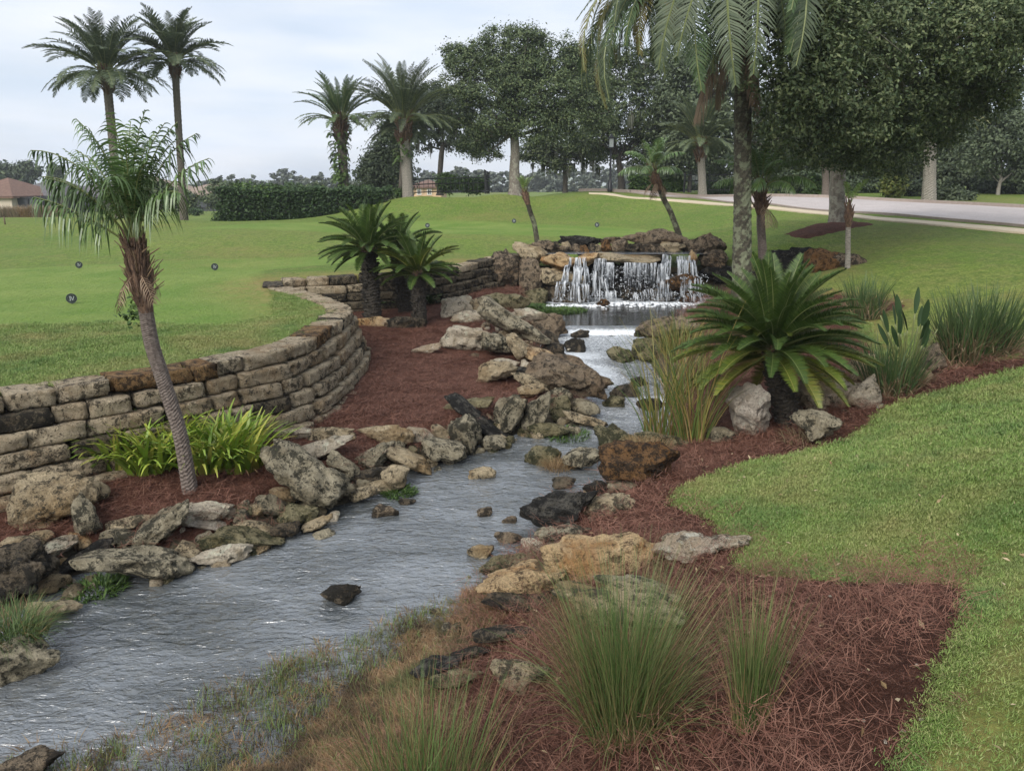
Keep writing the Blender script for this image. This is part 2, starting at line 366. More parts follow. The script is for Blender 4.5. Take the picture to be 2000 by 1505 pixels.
LOW = [P(*a) for a in [(-300,1000,.47),(0,955,.47),(200,925,.47),(375,950,.40),(500,832,.50),(600,787,.50),(677,747,.52),(600,860,.36),(712,715,.54),(720,640,.66),(690,600,.74),(760,590,.76),(850,575,.85),(960,570,.9),
  (850,640,.66),(900,760,.47),(940,620,.75),(1010,600,.72),(0,1060,.25),(300,1010,.27),(560,950,.28),(850,850,.33),(1000,760,.38),(1000,690,.5),(-300,1300,.3),
  (560,562,.95),(500,580,.9),(300,700,.6),(1100,560,.5),(1250,560,.5),(1400,560,.7),
  (1240,1000,.30),(1200,900,.28),(1300,880,.36),(1420,862,.43),(1540,852,.52),(1310,740,.42),(1290,660,.62),(1400,600,.85),
  (2000,726,1.34),(2150,700,1.45),(1800,790,.98),(1700,860,.82),(1500,920,.66),(1350,965,.55),(1600,1000,.85),(2000,900,1.45),(2100,1200,1.75),(1700,1100,.98),(1900,1135,1.2),
  (1800,1500,1.25),(2050,1500,1.5),(1500,1300,.85),(1300,1200,.62),(1200,1500,.68),(1000,1400,.40),(980,1180,.2),(760,1400,.10),(640,1330,-.01),(880,1290,.12),(900,1200,.03),(500,1460,-.02),(860,1230,.02),(720,1500,.16),(550,1600,.12),(300,1505,-.03),(200,1600,.0),
  (1700,640,1.12),(1850,640,1.22),(2000,650,1.35),(1700,590,1.3),(1560,600,1.1),(1750,700,1.0),(1900,700,1.15),(1620,760,.72),(1500,700,.75),
  (1800,560,1.6),(2000,560,1.78),(1620,545,1.5),(2300,600,1.9),(1640,437,2.25),(1800,470,2.12),(2000,470,2.15)]]
LOW += [(0,0,1.75),(3,1,1.75),(-2,0,1.4),(0,-8,1.8),(8,0,1.9),(-9,3,.6),(-14,8,.35),(-30,8,.4),(30,10,2),(60,20,2.4),(0,80,2),(-60,70,1)]
fT, fL = rbf(TOP), rbf(LOW)

wall_px = [(-420,850,1.42),(-150,801,1.42),(0,778,1.42),(200,748,1.42),(330,728,1.42),(450,706,1.42),(540,688,1.42),(600,668,1.42),(645,641,1.42),(672,620,1.42),(684,604,1.42),(668,594,1.43),(630,581,1.44),(580,567,1.45),(549,556,1.46),(570,548,1.47),(630,544,1.49),(700,540,1.5),(780,537,1.51),(850,530,1.53),(900,521,1.55),(960,508,1.6),(1010,499,1.63)]
WP = catmull([P(*a) for a in wall_px], 10)
TPOLY = [(-300, WP[0][1])] + [tuple(p[:2]) for p in WP[::3]] + [(.6,21.9),(2.0,22.0),(4.6,22.0),(6.2,21.8),(8,21.7),(14,21.6),(300,21.6),(3000,3000),(-3000,3000)]
# stream: its edge, and the level of its water
def Wl(y): return np.interp(y, [8, 13, 17.15, 17.35, 21], [0, .15, .35, .5, .5])
def PW(px, py):
    z = 0.
    for _ in range(12): z = float(Wl(P(px, py, z)[1]))*.5+z*.5
    return P(px, py, z)
S_left = [(-500,1290),(-200,1260),(40,1200),(150,1120),(330,1120),(500,1060),(600,1015),(700,975),(800,915),(930,868),(1060,830),(1150,812),(1140,760),(1110,722),(1060,690),(1050,664),(1085,640),(1050,622),(1020,606),(1050,585)]
S_right = [(1420,585),(1330,620),(1320,640),(1275,665),(1262,700),(1300,745),(1305,800),(1320,850),(1260,875),(1210,905),(1180,950),(1060,985),(1040,1060),(975,1115),(860,1210),(740,1268),(610,1335),(440,1410),(240,1490),(60,1580),(-300,1700)]
SPOLY = [tuple(PW(a, b)[:2]) for a, b in S_left+S_right]
SPOLY[19] = (PW(1050,592)[0], 21.9); SPOLY[20] = (5.6, 21.9)

def H(x, y, detail=True, low=False):
    x = np.asarray(x, float); y = np.asarray(y, float)
    t = fT(x, y); l = fL(x, y)
    near = (y > -12) & (y < 45) & (x > -40) & (x < 40)
    far = smooth(90, 200, np.hypot(x, y)); fz = 1.2+1.0*smooth(-80, 80, x)
    t = t*(1-far)+fz*far
    s = sdf(TPOLY, x, y); wdt = .14+4*smooth(6.2, 12, x)
    k = smooth(.14-(wdt-.14), .14+wdt, s); h = l*(1-k)+t*k
    w = Wl(y); d = sdf(SPOLY, x, y); d = np.where(near, d, -50)
    out = np.clip(-d, 0, 1e9); inn = np.clip(d, 0, 1e9)
    lo = w + (h-w)*smooth(-.15, .55, out); h2 = np.where(d > 0, np.minimum(lo, w-.02-.25*smooth(0, .6, inn)), np.where(out < .8, lo, h))
    lo = w + (l-w)*smooth(-.15, .55, out); h2l = np.where(d > 0, np.minimum(lo, w-.02-.25*smooth(0, .6, inn)), np.where(out < .8, lo, l))
    h = np.where((k < .5), h2, h)
    if low: h = h2l
    if detail:
        h = h + .03*fbm2(x, y, .8, 3, 3)*smooth(.3, 1.2, out) + .018*fbm2(x, y, 4., 5, 2)
        m = smooth(.0, .1, h+.15)*smooth(.22, .05, h)*(k < .5)*(y < 9)    # hummocks of the marshy margin
        h = h + (.06*fbm2(x, y, 3., 9, 3)-.03)*m
    return h
def Hs(x, y): return float(H(np.array([x]), np.array([y]))[0])
_ts = np.concatenate([np.linspace(1, 30, 500), np.linspace(30.2, 260, 500)])
def G(px, py, low=False):       # where the line of sight of a photo pixel meets the ground
    d = ray(px, py); x = d[0]*_ts; y = d[1]*_ts; z = CAM_H+d[2]*_ts
    h = fL(x, y) if low else H(x, y)
    h = np.maximum(h, np.where(y < 21.2, Wl(y), -9)) if not low else h
    b = np.nonzero(z < h)[0]
    if not len(b): return np.array([x[-1], y[-1], h[-1]])
    i = b[0]; f = 0.
    if i > 0: a0 = z[i-1]-h[i-1]; a1 = z[i]-h[i]; f = a0/(a0-a1)
    j = max(i-1, 0); return np.array([x[j]+(x[i]-x[j])*f, y[j]+(y[i]-y[j])*f, h[j]+(h[i]-h[j])*f])

M_right_px = [(1040,1060),(1060,990),(1190,955),(1215,905),(1300,870),(1330,800),(1280,740),(1250,700),(1265,650),(1330,612),(1420,570),(1500,548),(1560,570),(1640,572),(1700,580),(1775,596),(1700,618),(1690,640),(1720,690),(1830,722),(1960,704),(2000,700),(2200,672),(2200,700),(2000,728),(1850,768),(1745,803),(1700,850),(1600,884),(1480,912),(1400,942),(1345,965),(1355,988),(1420,1012),(1440,1050),(1490,1072),(1470,1105),(1600,1125),(1750,1130),(1900,1135),(1922,1180),(1930,1218),(1885,1290),(1850,1400),(1790,1505),(1700,1800),(1000,1800),(740,1560),(830,1400),(900,1270),(930,1190),(960,1110)]
MR = [tuple(G(a, b, True)[:2]) for a, b in M_right_px]
M_left_px = [(-400,1040),(0,955),(200,925),(500,830),(620,790),(690,740),(712,715),(690,640),(660,590),(560,560),(700,560),(850,560),(1000,560),(1080,590),(1020,606),(1050,622),(1085,640),(1050,664),(1060,690),(1110,722),(1140,760),(1150,812),(1060,830),(930,868),(800,915),(700,975),(600,1015),(500,1060),(330,1120),(150,1120),(40,1200),(-300,1280)]
ML = [tuple(G(a, b, True)[:2]) for a, b in M_left_px]
M_tree_px = [(1528,458),(1560,447),(1600,437),(1640,431),(1690,434),(1708,438),(1670,446),(1610,460),(1560,466)]
MT = [tuple(G(a, b)[:2]) for a, b in M_tree_px]

def axis(segs):
    out = [segs[0][0]]
    for a, b, st in segs:
        n = max(1, int(round((b-a)/st))); out += list(np.linspace(a, b, n+1)[1:])
    return np.array(out)
def geo(a, b, st, g=1.25):
    v = [a]; s = st
    while v[-1] < b: v.append(v[-1]+s); s *= g
    return v
ys = axis([(-8, 2, .5), (2, 14, .09), (14, 26, .12), (26, 40, .25), (40, 75, .7)]); ys = np.concatenate([ys, geo(77, 3000, 3, 1.3)])
xr = axis([(-11, 13, .1), (13, 24, .25), (24, 50, 1.)]); xr = np.concatenate([-np.array(geo(14, 2500, 2., 1.25))[::-1], axis([(-13.5, -11.2, .2)]), xr, geo(53, 2500, 3, 1.3)])
GX, GY = np.meshgrid(xr, ys)
GZ = H(GX, GY)
TS = sdf(TPOLY, GX, GY)
nx, ny = len(xr), len(ys)
ix = np.arange(nx-1)[None]+np.arange(ny-1)[:, None]*nx
quads = np.stack([ix, ix+1, ix+nx+1, ix+nx], -1).reshape(-1, 4)
me = mesh_np('ground', np.stack([GX, GY, GZ], -1).reshape(-1, 3), quads, [M['lawn']])
# attributes: mown tees, worn turf, bare soil
tee1 = [tuple(P(a, b, 1.42)[:2]) for a, b in [(-600,640),(0,640),(200,632),(420,640),(560,615),(560,575),(500,550),(520,530),(640,520),(800,512),(700,503),(400,508),(150,515),(-300,530)]]
tee2 = [tuple(P(a, b, 1.83)[:2]) for a, b in [(380,447),(600,450),(800,455),(1000,458),(1250,460),(1360,462),(1400,455),(1180,441),(900,432),(700,431),(500,436),(380,442)]]
mown = np.maximum(smooth(-.1, .25, sdf(tee1, GX, GY)), smooth(-.3, .5, sdf(tee2, GX, GY)))
for nm, v in (('mown', mown),
              ('worn', np.clip(smooth(2.2, .2, TS)*(TS > 0)*(GY < 22)*(GX < 1)*1.0 + .55*smooth(.5, 0, np.abs(sdf(MR, GX, GY)))*(GY < 22) + .6*smooth(.1, .5, fbm2(GX, GY, .55, 21, 3))*(GX > 1)*(GY < 14)*(TS < 0) + .35*smooth(.12, .5, fbm2(GX, GY, .25, 31, 3))*(GY > 14), 0, 1)),
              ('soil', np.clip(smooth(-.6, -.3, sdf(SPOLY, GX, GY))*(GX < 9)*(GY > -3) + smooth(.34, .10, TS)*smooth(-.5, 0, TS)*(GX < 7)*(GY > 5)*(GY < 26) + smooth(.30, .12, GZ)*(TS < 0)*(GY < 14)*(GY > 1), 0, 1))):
    at = me.attributes.new(nm, 'FLOAT', 'POINT'); at.data.foreach_set('value', v.astype(np.float32).ravel())
tag(link('ground', me), 'green lawn rolling over the tees, banks and mounds of the golf course', 'lawn', kind='structure')

# ------------------------------------------------------------------ the pine straw beds, each its own sheet cut to its outline
from mathutils.geometry import delaunay_2d_cdt
def bed(name, poly, step, label, lift=.03, mat='mulch', wob=.05, low=False):
    poly = catmull(poly+[poly[0]], 4)[:-1]
    j = fbm2(poly[:, 0], poly[:, 1], 3., 41, 3)*wob; poly = poly + np.stack([j, j[::-1]], -1)
    a = poly.min(0); b = poly.max(0); gx, gy = np.meshgrid(np.arange(a[0], b[0], step), np.arange(a[1], b[1], step))
    gx = gx.ravel()+rng.uniform(-.2, .2, gx.size)*step; gy = gy.ravel()+rng.uniform(-.2, .2, gy.size)*step
    s = sdf(poly, gx, gy); k = s > step*.5
    pts = [Vector(p) for p in poly]+[Vector((x, y)) for x, y in zip(gx[k], gy[k])]; n = len(poly)
    vs, _, fs, _, _, _ = delaunay_2d_cdt(pts, [(i, (i+1) % n) for i in range(n)], [], 1, 1e-4)
    v = np.array([(p.x, p.y) for p in vs]); s = np.maximum(sdf(poly, v[:, 0], v[:, 1]), 0)
    z = H(v[:, 0], v[:, 1], low=low) + lift*smooth(0, .12, s)-.012 + .02*fbm2(v[:, 0], v[:, 1], 5, 51, 3)*smooth(0, .3, s)
    ts = sdf(TPOLY, v[:, 0], v[:, 1]); ss = sdf(SPOLY, v[:, 0], v[:, 1])+.12*fbm2(v[:, 0], v[:, 1], 2.5, 91, 2); me = mesh_np(name, np.column_stack([v, z]), np.array([f for f in fs if len(f) == 3 and (not low or ts[f[0]] < .15) and (name == 'x' or ss[f[0]] < -.28)]), [M[mat]])
    return tag(link(name, me), label, 'mulch', kind='structure'), poly
_, MRp = bed('mulch_bed', MR, .11, 'red pine straw bed on the right bank of the stream')
_, MLp = bed('mulch_bed', ML, .11, 'red pine straw bed between the retaining wall and the stream', low=True)
_, MTp = bed('mulch_bed', MT, .25, 'oval of red mulch round the roadside oak', .06)

# ------------------------------------------------------------------ road, kerbs, sidewalk (draped on the land)
def strip(name, A, B, mat, lift, label, nw=6, thick=.0, cat='road'):
    vs = []; N = len(A)
    for a, b in zip(A, B):
        for k in range(nw+1): q = a+(b-a)*k/nw; vs.append([q[0], q[1], 0])
    vs = np.array(vs); vs[:, 2] = H(vs[:, 0], vs[:, 1], False)+lift
    f = [(i*(nw+1)+k, i*(nw+1)+k+1, (i+1)*(nw+1)+k+1, (i+1)*(nw+1)+k) for i in range(N-1) for k in range(nw)]
    if thick:
        m = MB(); m.add(vs, f); e = len(vs); m.add(vs-np.array([0, 0, thick]), [x[::-1] for x in f])
        side = [(i*(nw+1), (i+1)*(nw+1), e+(i+1)*(nw+1), e+i*(nw+1)) for i in range(N-1)]
        m.f += side+[(a+nw, d+nw, c+nw, b+nw) for a, b, c, d in side]; m.m += [0]*len(side)*2
        m.f = m.f
        o = m.obj(name, mat, smooth_=False)
    else: o = link(name, mesh_np(name, vs, f, [mat]))
    return tag(o, label, cat, kind='structure')
def conc(name, a, b, sc=6):
    m = NT(name); n = m.noise(sc, 6, .65); f = m.noise(sc*12, 3, .6); q = m.noise(.35, 4, .6, m.pos((1,.15,1)))
    c = m.mix(m.ramp(q, (.35, 0.), (.65, .5)), m.ramp(n, (.3, a), (.7, b)), tuple(x*.7 for x in a)); c = m.mix(m.ramp(f, (.35, .35), (.6, 0.)), c, tuple(x*.5 for x in a))
    m.col(c); m.set(Roughness=.85); m.bump(f, .3, .01); return m.m
M['road'] = conc('worn pinkish road surface', (.40,.355,.335), (.50,.45,.43), 1.5)
M['kerb'] = conc('brownish kerb concrete', (.27,.22,.185), (.36,.30,.26))
M['walk'] = conc('buff sidewalk concrete', (.52,.43,.30), (.62,.53,.39))
def off(A, B, d0, d1):          # strip between offsets d0,d1 (m) from A towards B
    o1 = []; o2 = []
    for a, b in zip(A, B):
        e = (b-a)/np.linalg.norm((b-a)[:2]); o1.append(a+e*d0); o2.append(a+e*d1)
    return np.array(o1), np.array(o2)
def nrm(A):                     # points displaced to the left normal of the path
    t = np.gradient(A[:, :2], axis=0); t /= np.linalg.norm(t, axis=1)[:, None]
    return A+np.column_stack([t[:, 1], -t[:, 0], np.zeros(len(A))])
strip('road', RN, RF, M['road'], .06, 'pale pinkish concrete road curving past the oaks', 8)
a, b = off(RN, RF, -.16, 0.); strip('kerb', a, b, M['kerb'], .075, 'low concrete kerb on the near side of the road', 1, .2, 'kerb')
a, b = off(RF, RN, -.35, 0.); strip('kerb', a, b, M['kerb'], .19, 'brownish concrete kerb on the far side of the road', 1, .3, 'kerb')
wk = np.linspace(1150, 2200, 18)
wy0 = np.interp(wk, [1150,1300,1500,1750,1900,2000,2200], [379,393,409.5,434,448,457.5,477]); wy1 = np.interp(wk, [1150,1300,1500,1750,1900,2000,2200], [377.5,389.5,404.5,428,441.5,450,467])
WA = catmull([G(a, b) for a, b in zip(wk, wy0)], 5); WB = catmull([G(a, b) for a, b in zip(wk, wy1)], 5)
strip('sidewalk', WA, WB, M['walk'], .045, 'buff concrete sidewalk running beside the road', 2, .12, 'sidewalk')

# ------------------------------------------------------------------ water
def water_mat():
    m = NT('stream water'); p = m.pos((1, 1, 1))
    r = m.n('ShaderNodeMapping'); g = m.n('ShaderNodeNewGeometry'); m.l(g.outputs['Position'], r.inputs['Vector'])
    r.inputs['Rotation'].default_value = (0, 0, R(-25)); r.inputs['Scale'].default_value = (.8, 1.6, 1)
    n1 = m.noise(7.0, 3, .5, r.outputs[0], .8); n2 = m.noise(19, 3, .5, r.outputs[0], .9); n3 = m.noise(.8, 4, .55, r.outputs[0], .5)
    fo = m.n('ShaderNodeAttribute'); fo.attribute_name = 'foam'
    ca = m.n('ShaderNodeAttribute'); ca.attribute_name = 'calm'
    fn = m.noise(11, 7, .78, r.outputs[0], 1.8)
    ff = m.math('ADD', m.math('MULTIPLY', fo.outputs['Fac'], .50), m.math('MULTIPLY', fn, .68)); foam_glint = m.ramp(ff, (.50, 0.), (.68, 1.))
    c = m.ramp(n3, (.35, (.050,.058,.062)), (.65, (.16,.175,.19)))
    c = m.mix(m.ramp(m.noise(9, 6, .7, p), (.45, 0.), (.65, .35)), c, (.10,.095,.07))
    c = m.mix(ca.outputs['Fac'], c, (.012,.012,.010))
    c = m.mix(foam_glint, c, (.62,.66,.70))  # white for foam, and for sparse glints painted into the water colour
    m.col(c); m.b.inputs['IOR'].default_value = 1.75; m.b.inputs['Specular IOR Level'].default_value = 1.
    m.l(m.math('ADD', .045, m.math('MULTIPLY', foam_glint, .5)), m.b.inputs['Roughness'])
    h = m.math('ADD', m.math('MULTIPLY', n1, 1.), m.math('MULTIPLY', n2, .35)); h = m.math('MULTIPLY', h, m.math('SUBTRACT', 1., m.math('MULTIPLY', ca.outputs['Fac'], .88)))
    m.bump(m.math('ADD', h, m.math('MULTIPLY', foam_glint, .2)), 1., .040); return m.m
M['water'] = water_mat()
wx = axis([(-14, -9, .2), (-9, 6.2, .042)]); wy = axis([(1.5, 17.15, .042)]); WX, WY = np.meshgrid(wx, wy)
sw = sdf(SPOLY, WX, WY); rough = smooth(8.5, 12, WY)
wv = (1-np.abs(fbm2(WX*.8+WY*.45, WY*1.5-WX*.3, 3.2, 61, 2))*2)*.009+.005*fbm2(WX+WY*.3, WY*1.6, 9, 63, 2); WZ = Wl(WY)+wv*(.45+.55*smooth(-.4, .3, sw))+.045*rough*fbm2(WX*1.2, WY*1.5, 3.5, 71, 3)-.008
nx2, ny2 = len(wx), len(wy); ix = np.arange(nx2-1)[None]+np.arange(ny2-1)[:, None]*nx2
q = np.stack([ix, ix+1, ix+nx2+1, ix+nx2], -1).reshape(-1, 4)
keep = ((sw > -1.2) | ((WY < 8.5) & (H(WX, WY) < .12)))[:-1, :-1].ravel() & (sdf(TPOLY, WX, WY) < -.2)[:-1, :-1].ravel()
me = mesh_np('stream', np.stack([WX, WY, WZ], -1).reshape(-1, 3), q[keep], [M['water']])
foam = np.clip(.16+.2*smooth(8.0, 12, WY)+.14*smooth(14.2, 17.0, WY)+.25*smooth(10, 12, WY)*smooth(.0, .4, fbm2(WX, WY, .8, 81, 2)), 0, 1)  # base level everywhere gives painted glints; the added terms are rapids foam
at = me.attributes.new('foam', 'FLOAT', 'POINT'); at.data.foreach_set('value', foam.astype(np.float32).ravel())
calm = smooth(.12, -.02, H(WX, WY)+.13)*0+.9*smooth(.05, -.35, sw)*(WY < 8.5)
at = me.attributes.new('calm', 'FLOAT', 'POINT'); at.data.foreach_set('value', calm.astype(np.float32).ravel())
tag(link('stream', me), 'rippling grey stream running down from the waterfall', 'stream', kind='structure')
# the pool above the ledge and the sheet that slides over the ledge
def gridobj(name, fx, us, vs_, mat, foamv, label, cat, calmv=0.):
    U, V = np.meshgrid(us, vs_); pts = fx(U, V); a, b = len(us), len(vs_)
    ix = np.arange(a-1)[None]+np.arange(b-1)[:, None]*a
    me = mesh_np(name, pts.reshape(-1, 3), np.stack([ix, ix+1, ix+a+1, ix+a], -1).reshape(-1, 4), [mat])
    for nm, v in (('foam', foamv), ('calm', calmv)):
        vv = (v(U, V) if callable(v) else np.full(U.shape, v)).astype(np.float32)
        me.attributes.new(nm, 'FLOAT', 'POINT').data.foreach_set('value', vv.ravel())
    return tag(link(name, me), label, cat, kind='structure')
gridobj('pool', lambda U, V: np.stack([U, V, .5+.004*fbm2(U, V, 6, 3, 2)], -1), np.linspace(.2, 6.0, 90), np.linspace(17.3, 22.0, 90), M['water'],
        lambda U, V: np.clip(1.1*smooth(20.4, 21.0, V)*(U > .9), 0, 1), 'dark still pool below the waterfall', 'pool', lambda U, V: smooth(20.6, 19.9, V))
gridobj('weir', lambda U, V: np.stack([U, 17.32-.28*V-.02*vnoise(np.stack([U*3, V*0, V*0], -1)), .505-.17*V**1.8+.006*vnoise(np.stack([U*14, V*2, V], -1))], -1), np.linspace(1.0, 3.9, 120), np.linspace(0, 1, 14), M['water'],
        lambda U, V: .25+.75*smooth(.3, .95, V), 'thin sheet of water sliding over the low ledge of the pool', 'weir', 0.)
gridobj('upper_pool', lambda U, V: np.stack([U, V, 1.70+.004*fbm2(U, V, 6, 3, 2)], -1), np.linspace(.6, 5.4, 60), np.linspace(21.7, 23.2, 20), M['water'], .25, 'strip of water brimming above the waterfall', 'water')

# ------------------------------------------------------------------ instancing of what nobody could count
def scatter(name, pos, rot, sc, idx, srcs, label, cat):
    me = bpy.data.meshes.new(name); me.vertices.add(len(pos)); me.vertices.foreach_set('co', np.asarray(pos, np.float32).ravel())
    a = me.attributes.new('rot', 'FLOAT_VECTOR', 'POINT'); a.data.foreach_set('vector', np.asarray(rot, np.float32).ravel())
    a = me.attributes.new('scl', 'FLOAT_VECTOR', 'POINT'); a.data.foreach_set('vector', np.asarray(sc, np.float32).ravel())
    a = me.attributes.new('pick', 'INT', 'POINT'); a.data.foreach_set('value', np.asarray(idx, np.int32).ravel())
    o = link(name, me); c = bpy.data.collections.new(name+'_source')
    for k, s in enumerate(srcs):
        so = bpy.data.objects.new('%s_%02d' % (name, k), s); c.objects.link(so)
    t = bpy.data.node_groups.new(name, 'GeometryNodeTree')
    t.interface.new_socket(name='Geometry', in_out='INPUT', socket_type='NodeSocketGeometry'); t.interface.new_socket(name='Geometry', in_out='OUTPUT', socket_type='NodeSocketGeometry')
    gi = t.nodes.new('NodeGroupInput'); go = t.nodes.new('NodeGroupOutput'); ip = t.nodes.new('GeometryNodeInstanceOnPoints'); ci = t.nodes.new('GeometryNodeCollectionInfo')
    ci.inputs['Collection'].default_value = c; ci.inputs['Separate Children'].default_value = True; ci.inputs['Reset Children'].default_value = True
    def na(n, ty):
        x = t.nodes.new('GeometryNodeInputNamedAttribute'); x.data_type = ty; x.inputs['Name'].default_value = n; return x.outputs['Attribute']
    t.links.new(gi.outputs[0], ip.inputs['Points']); t.links.new(ci.outputs[0], ip.inputs['Instance']); ip.inputs['Pick Instance'].default_value = True
    t.links.new(na('pick', 'INT'), ip.inputs['Instance Index']); t.links.new(na('rot', 'FLOAT_VECTOR'), ip.inputs['Rotation']); t.links.new(na('scl', 'FLOAT_VECTOR'), ip.inputs['Scale'])
    t.links.new(ip.outputs[0], go.inputs[0]); md = o.modifiers.new('scatter', 'NODES'); md.node_group = t
    return tag(o, label, cat, kind='stuff')

def blades(n, r0, h, lean, droop, w, seg=3, lenvar=.4, rs=None, square=False, wtip=.15, flat=0.):
    """n blades; returns verts (n*(seg+1)*2,3), faces"""
    rs = rs or rng
    th = rs.uniform(0, 2*np.pi, n); rr = r0*np.sqrt(rs.uniform(0, 1, n)); bx, by = rr*np.cos(th), rr*np.sin(th)
    if square: bx, by = rs.uniform(-r0, r0, n), rs.uniform(-r0, r0, n)
    az = np.where(rs.uniform(0, 1, n) < .25 if not square else np.ones(n, bool), rs.uniform(0, 2*np.pi, n), th+rs.normal(0, .5, n))
    Ln = h*(1-lenvar*rs.uniform(0, 1, n)); e = lean*(.25+.75*rs.uniform(0, 1, n))*(1 if square else (.35+.65*rr/max(r0, 1e-6))); dr = droop*rs.uniform(.3, 1.2, n)
    t = np.linspace(0, 1, seg+1); ang = e[:, None]+dr[:, None]*t[None]**1.6             # tilt from vertical
    ds = np.diff(t, prepend=0)[None]*Ln[:, None]
    hx = np.cumsum(np.sin(ang)*ds, 1); hz = np.cumsum(np.cos(ang)*ds, 1)
    cx = bx[:, None]+hx*np.cos(az)[:, None]; cy = by[:, None]+hx*np.sin(az)[:, None]
    fa = az+np.pi/2+rs.normal(0, .6, n); wd = w*(1-(1-wtip)*t[None]**1.3)*rs.uniform(.7, 1.2, n)[:, None]*.5
    ox = np.cos(fa)[:, None]*wd; oy = np.sin(fa)[:, None]*wd
    a = np.stack([cx-ox, cy-oy, hz], -1); b = np.stack([cx+ox, cy+oy, hz], -1); v = np.stack([a, b], 2).reshape(-1, 3)
    base = (np.arange(n)*(seg+1)*2)[:, None, None]; k = np.arange(seg)[None, :, None]*2
    f = (base+k+np.array([0, 1, 3, 2])[None, None]).reshape(-1, 4)
    return v, f
def inside_pts(poly, n, mrg=0.):
    poly = np.asarray(poly); a = poly.min(0); b = poly.max(0); out = []
    x = rng.uniform(a[0], b[0], n*3); y = rng.uniform(a[1], b[1], n*3); s = sdf(poly, x, y) > mrg
    return x[s][:n], y[s][:n]
# ------------------------------------------------------------------ rocks
def ico(n):
    import bmesh
    b = bmesh.new(); bmesh.ops.create_icosphere(b, subdivisions=n, radius=1.); b.verts.ensure_lookup_table()
    v = np.array([x.co[:] for x in b.verts]); f = np.array([[q.index for q in x.verts] for x in b.faces]); b.free(); return v, f
ICO = {n: ico(n) for n in (3, 4, 5)}
def rock_shape(seed, lvl, dims, blocky=.5, rough=.1):
    rs = np.random.default_rng(seed); v, f = ICO[lvl]; v = v.copy()
    v = np.sign(v)*np.abs(v)**.80; v *= (1+.24*fbm(v*1.1+seed*3.1, seed, 2))[:, None]
    for k in range(14):
        n = rs.normal(size=3); n /= np.linalg.norm(n); d = rs.uniform(.55, .88)*(1.12-.2*blocky)
        ex = np.maximum(0, v@n-d); v -= ex[:, None]*n*rs.uniform(.8, 1.)
    nn = v/np.linalg.norm(v, axis=1)[:, None]; q = v*np.asarray(dims)/max(dims)
    r = fbm(q*2.3+seed, seed+5, 3); g = 1-np.abs(fbm(q*3.6+seed*2, seed+9, 3))*2.2; h = fbm(q*9+seed, seed+3, 2)
    hl = np.clip(fbm(q*4.5+seed*1.7, seed+12, 2)-.12, 0, 1)
    v += nn*(rough*(1.5*r-1.0*np.clip(g-.5, 0, 1)+.5*h-1.9*hl+.22*np.abs(fbm(q*16+seed, seed+40, 2))))[:, None]
    v += nn*(rough*.5*np.sign(fbm(q*1.7+seed*.7, seed+30, 2))*np.abs(fbm(q*1.7+seed*.7, seed+30, 2))**.5)[:, None]
    for k in range(4 if lvl > 3 else 1):
        c = rs.normal(size=3); c /= np.linalg.norm(c); d = np.linalg.norm(v-c*.95, axis=1); v -= nn*(rs.uniform(.12, .3)*smooth(rs.uniform(.35, .6), .05, d))[:, None]
    v = v/np.abs(v).max(0); return v*np.asarray(dims)*.5, f
RK = {'n': 0}
def add_rock(name, c, dims, mat, rot=(0, 0, 0), lvl=3, seed=None, blocky=.5, rough=.1, **tg):
    RK['n'] += 1; sd = seed if seed is not None else RK['n']*13+5
    v, f = rock_shape(sd, lvl, dims, blocky, rough)
    return tag(link(name, mesh_np(name, v, f, [M[mat]]), None, tuple(c), rot), **tg)
def rock_px(x0, y0, x1, y1, mat, tilt, label, group=None, name='rock', Y=None, dk=.85, sink=.12, gro=1.36, **k):
    """a rock that fills the photo box x0..x1, y0..y1; it sits on the ground there (or at distance Y)"""
    cx = (x0+x1)/2; w, h = x1-x0, y1-y0
    B = G(cx, y1) if Y is None else PY(cx, y1, Y)
    dist = math.hypot(B[0], B[1]); sc = F/(math.sqrt(B[0]**2+B[1]**2+(CAM_H-B[2])**2))*math.cos(math.atan((cx-1000)/F))
    sl = math.hypot(dist, CAM_H-B[2]); sc = F/(B[1]*CP+(CAM_H-B[2])*SP); dep = (CAM_H-B[2])/sl
    Wm, Hm = w/sc*gro, h/sc*gro; D = dk*min(Wm, Hm*1.25); 
    hz = max((Hm-D*dep*.75)/math.sqrt(1-dep*dep), Hm*.55)
    t = R(abs(tilt)); a, b = Wm, hz
    if t > .05:      # undo the growth of the box under the tilt
        ct, st = math.cos(t), math.sin(t); dd = ct*ct-st*st
        if dd > .25: a, b = max((Wm*ct-hz*st)/dd, Wm*.7), max((hz*ct-Wm*st)/dd, hz*.5)
        else: a, b = math.hypot(Wm, hz)*.95, min(Wm, hz)*.5
    az = math.atan2(B[0], B[1]); dv = np.array([B[0], B[1]])/dist
    c = np.array([B[0]+dv[0]*D*.42, B[1]+dv[1]*D*.42, B[2]+hz*.5-sink*hz*.3])
    lvl = 5 if w > 75 else 4
    dims = (a*1.04, D, b*(1+sink))
    return add_rock(name, c, dims, mat, (R(random.uniform(-6, 6)), R(tilt), -az+R(random.uniform(-8, 8))), lvl, rough=k.get('rough', .1)*1.5, blocky=k.get('blocky', .5), label=label, cat='rock', group=group)

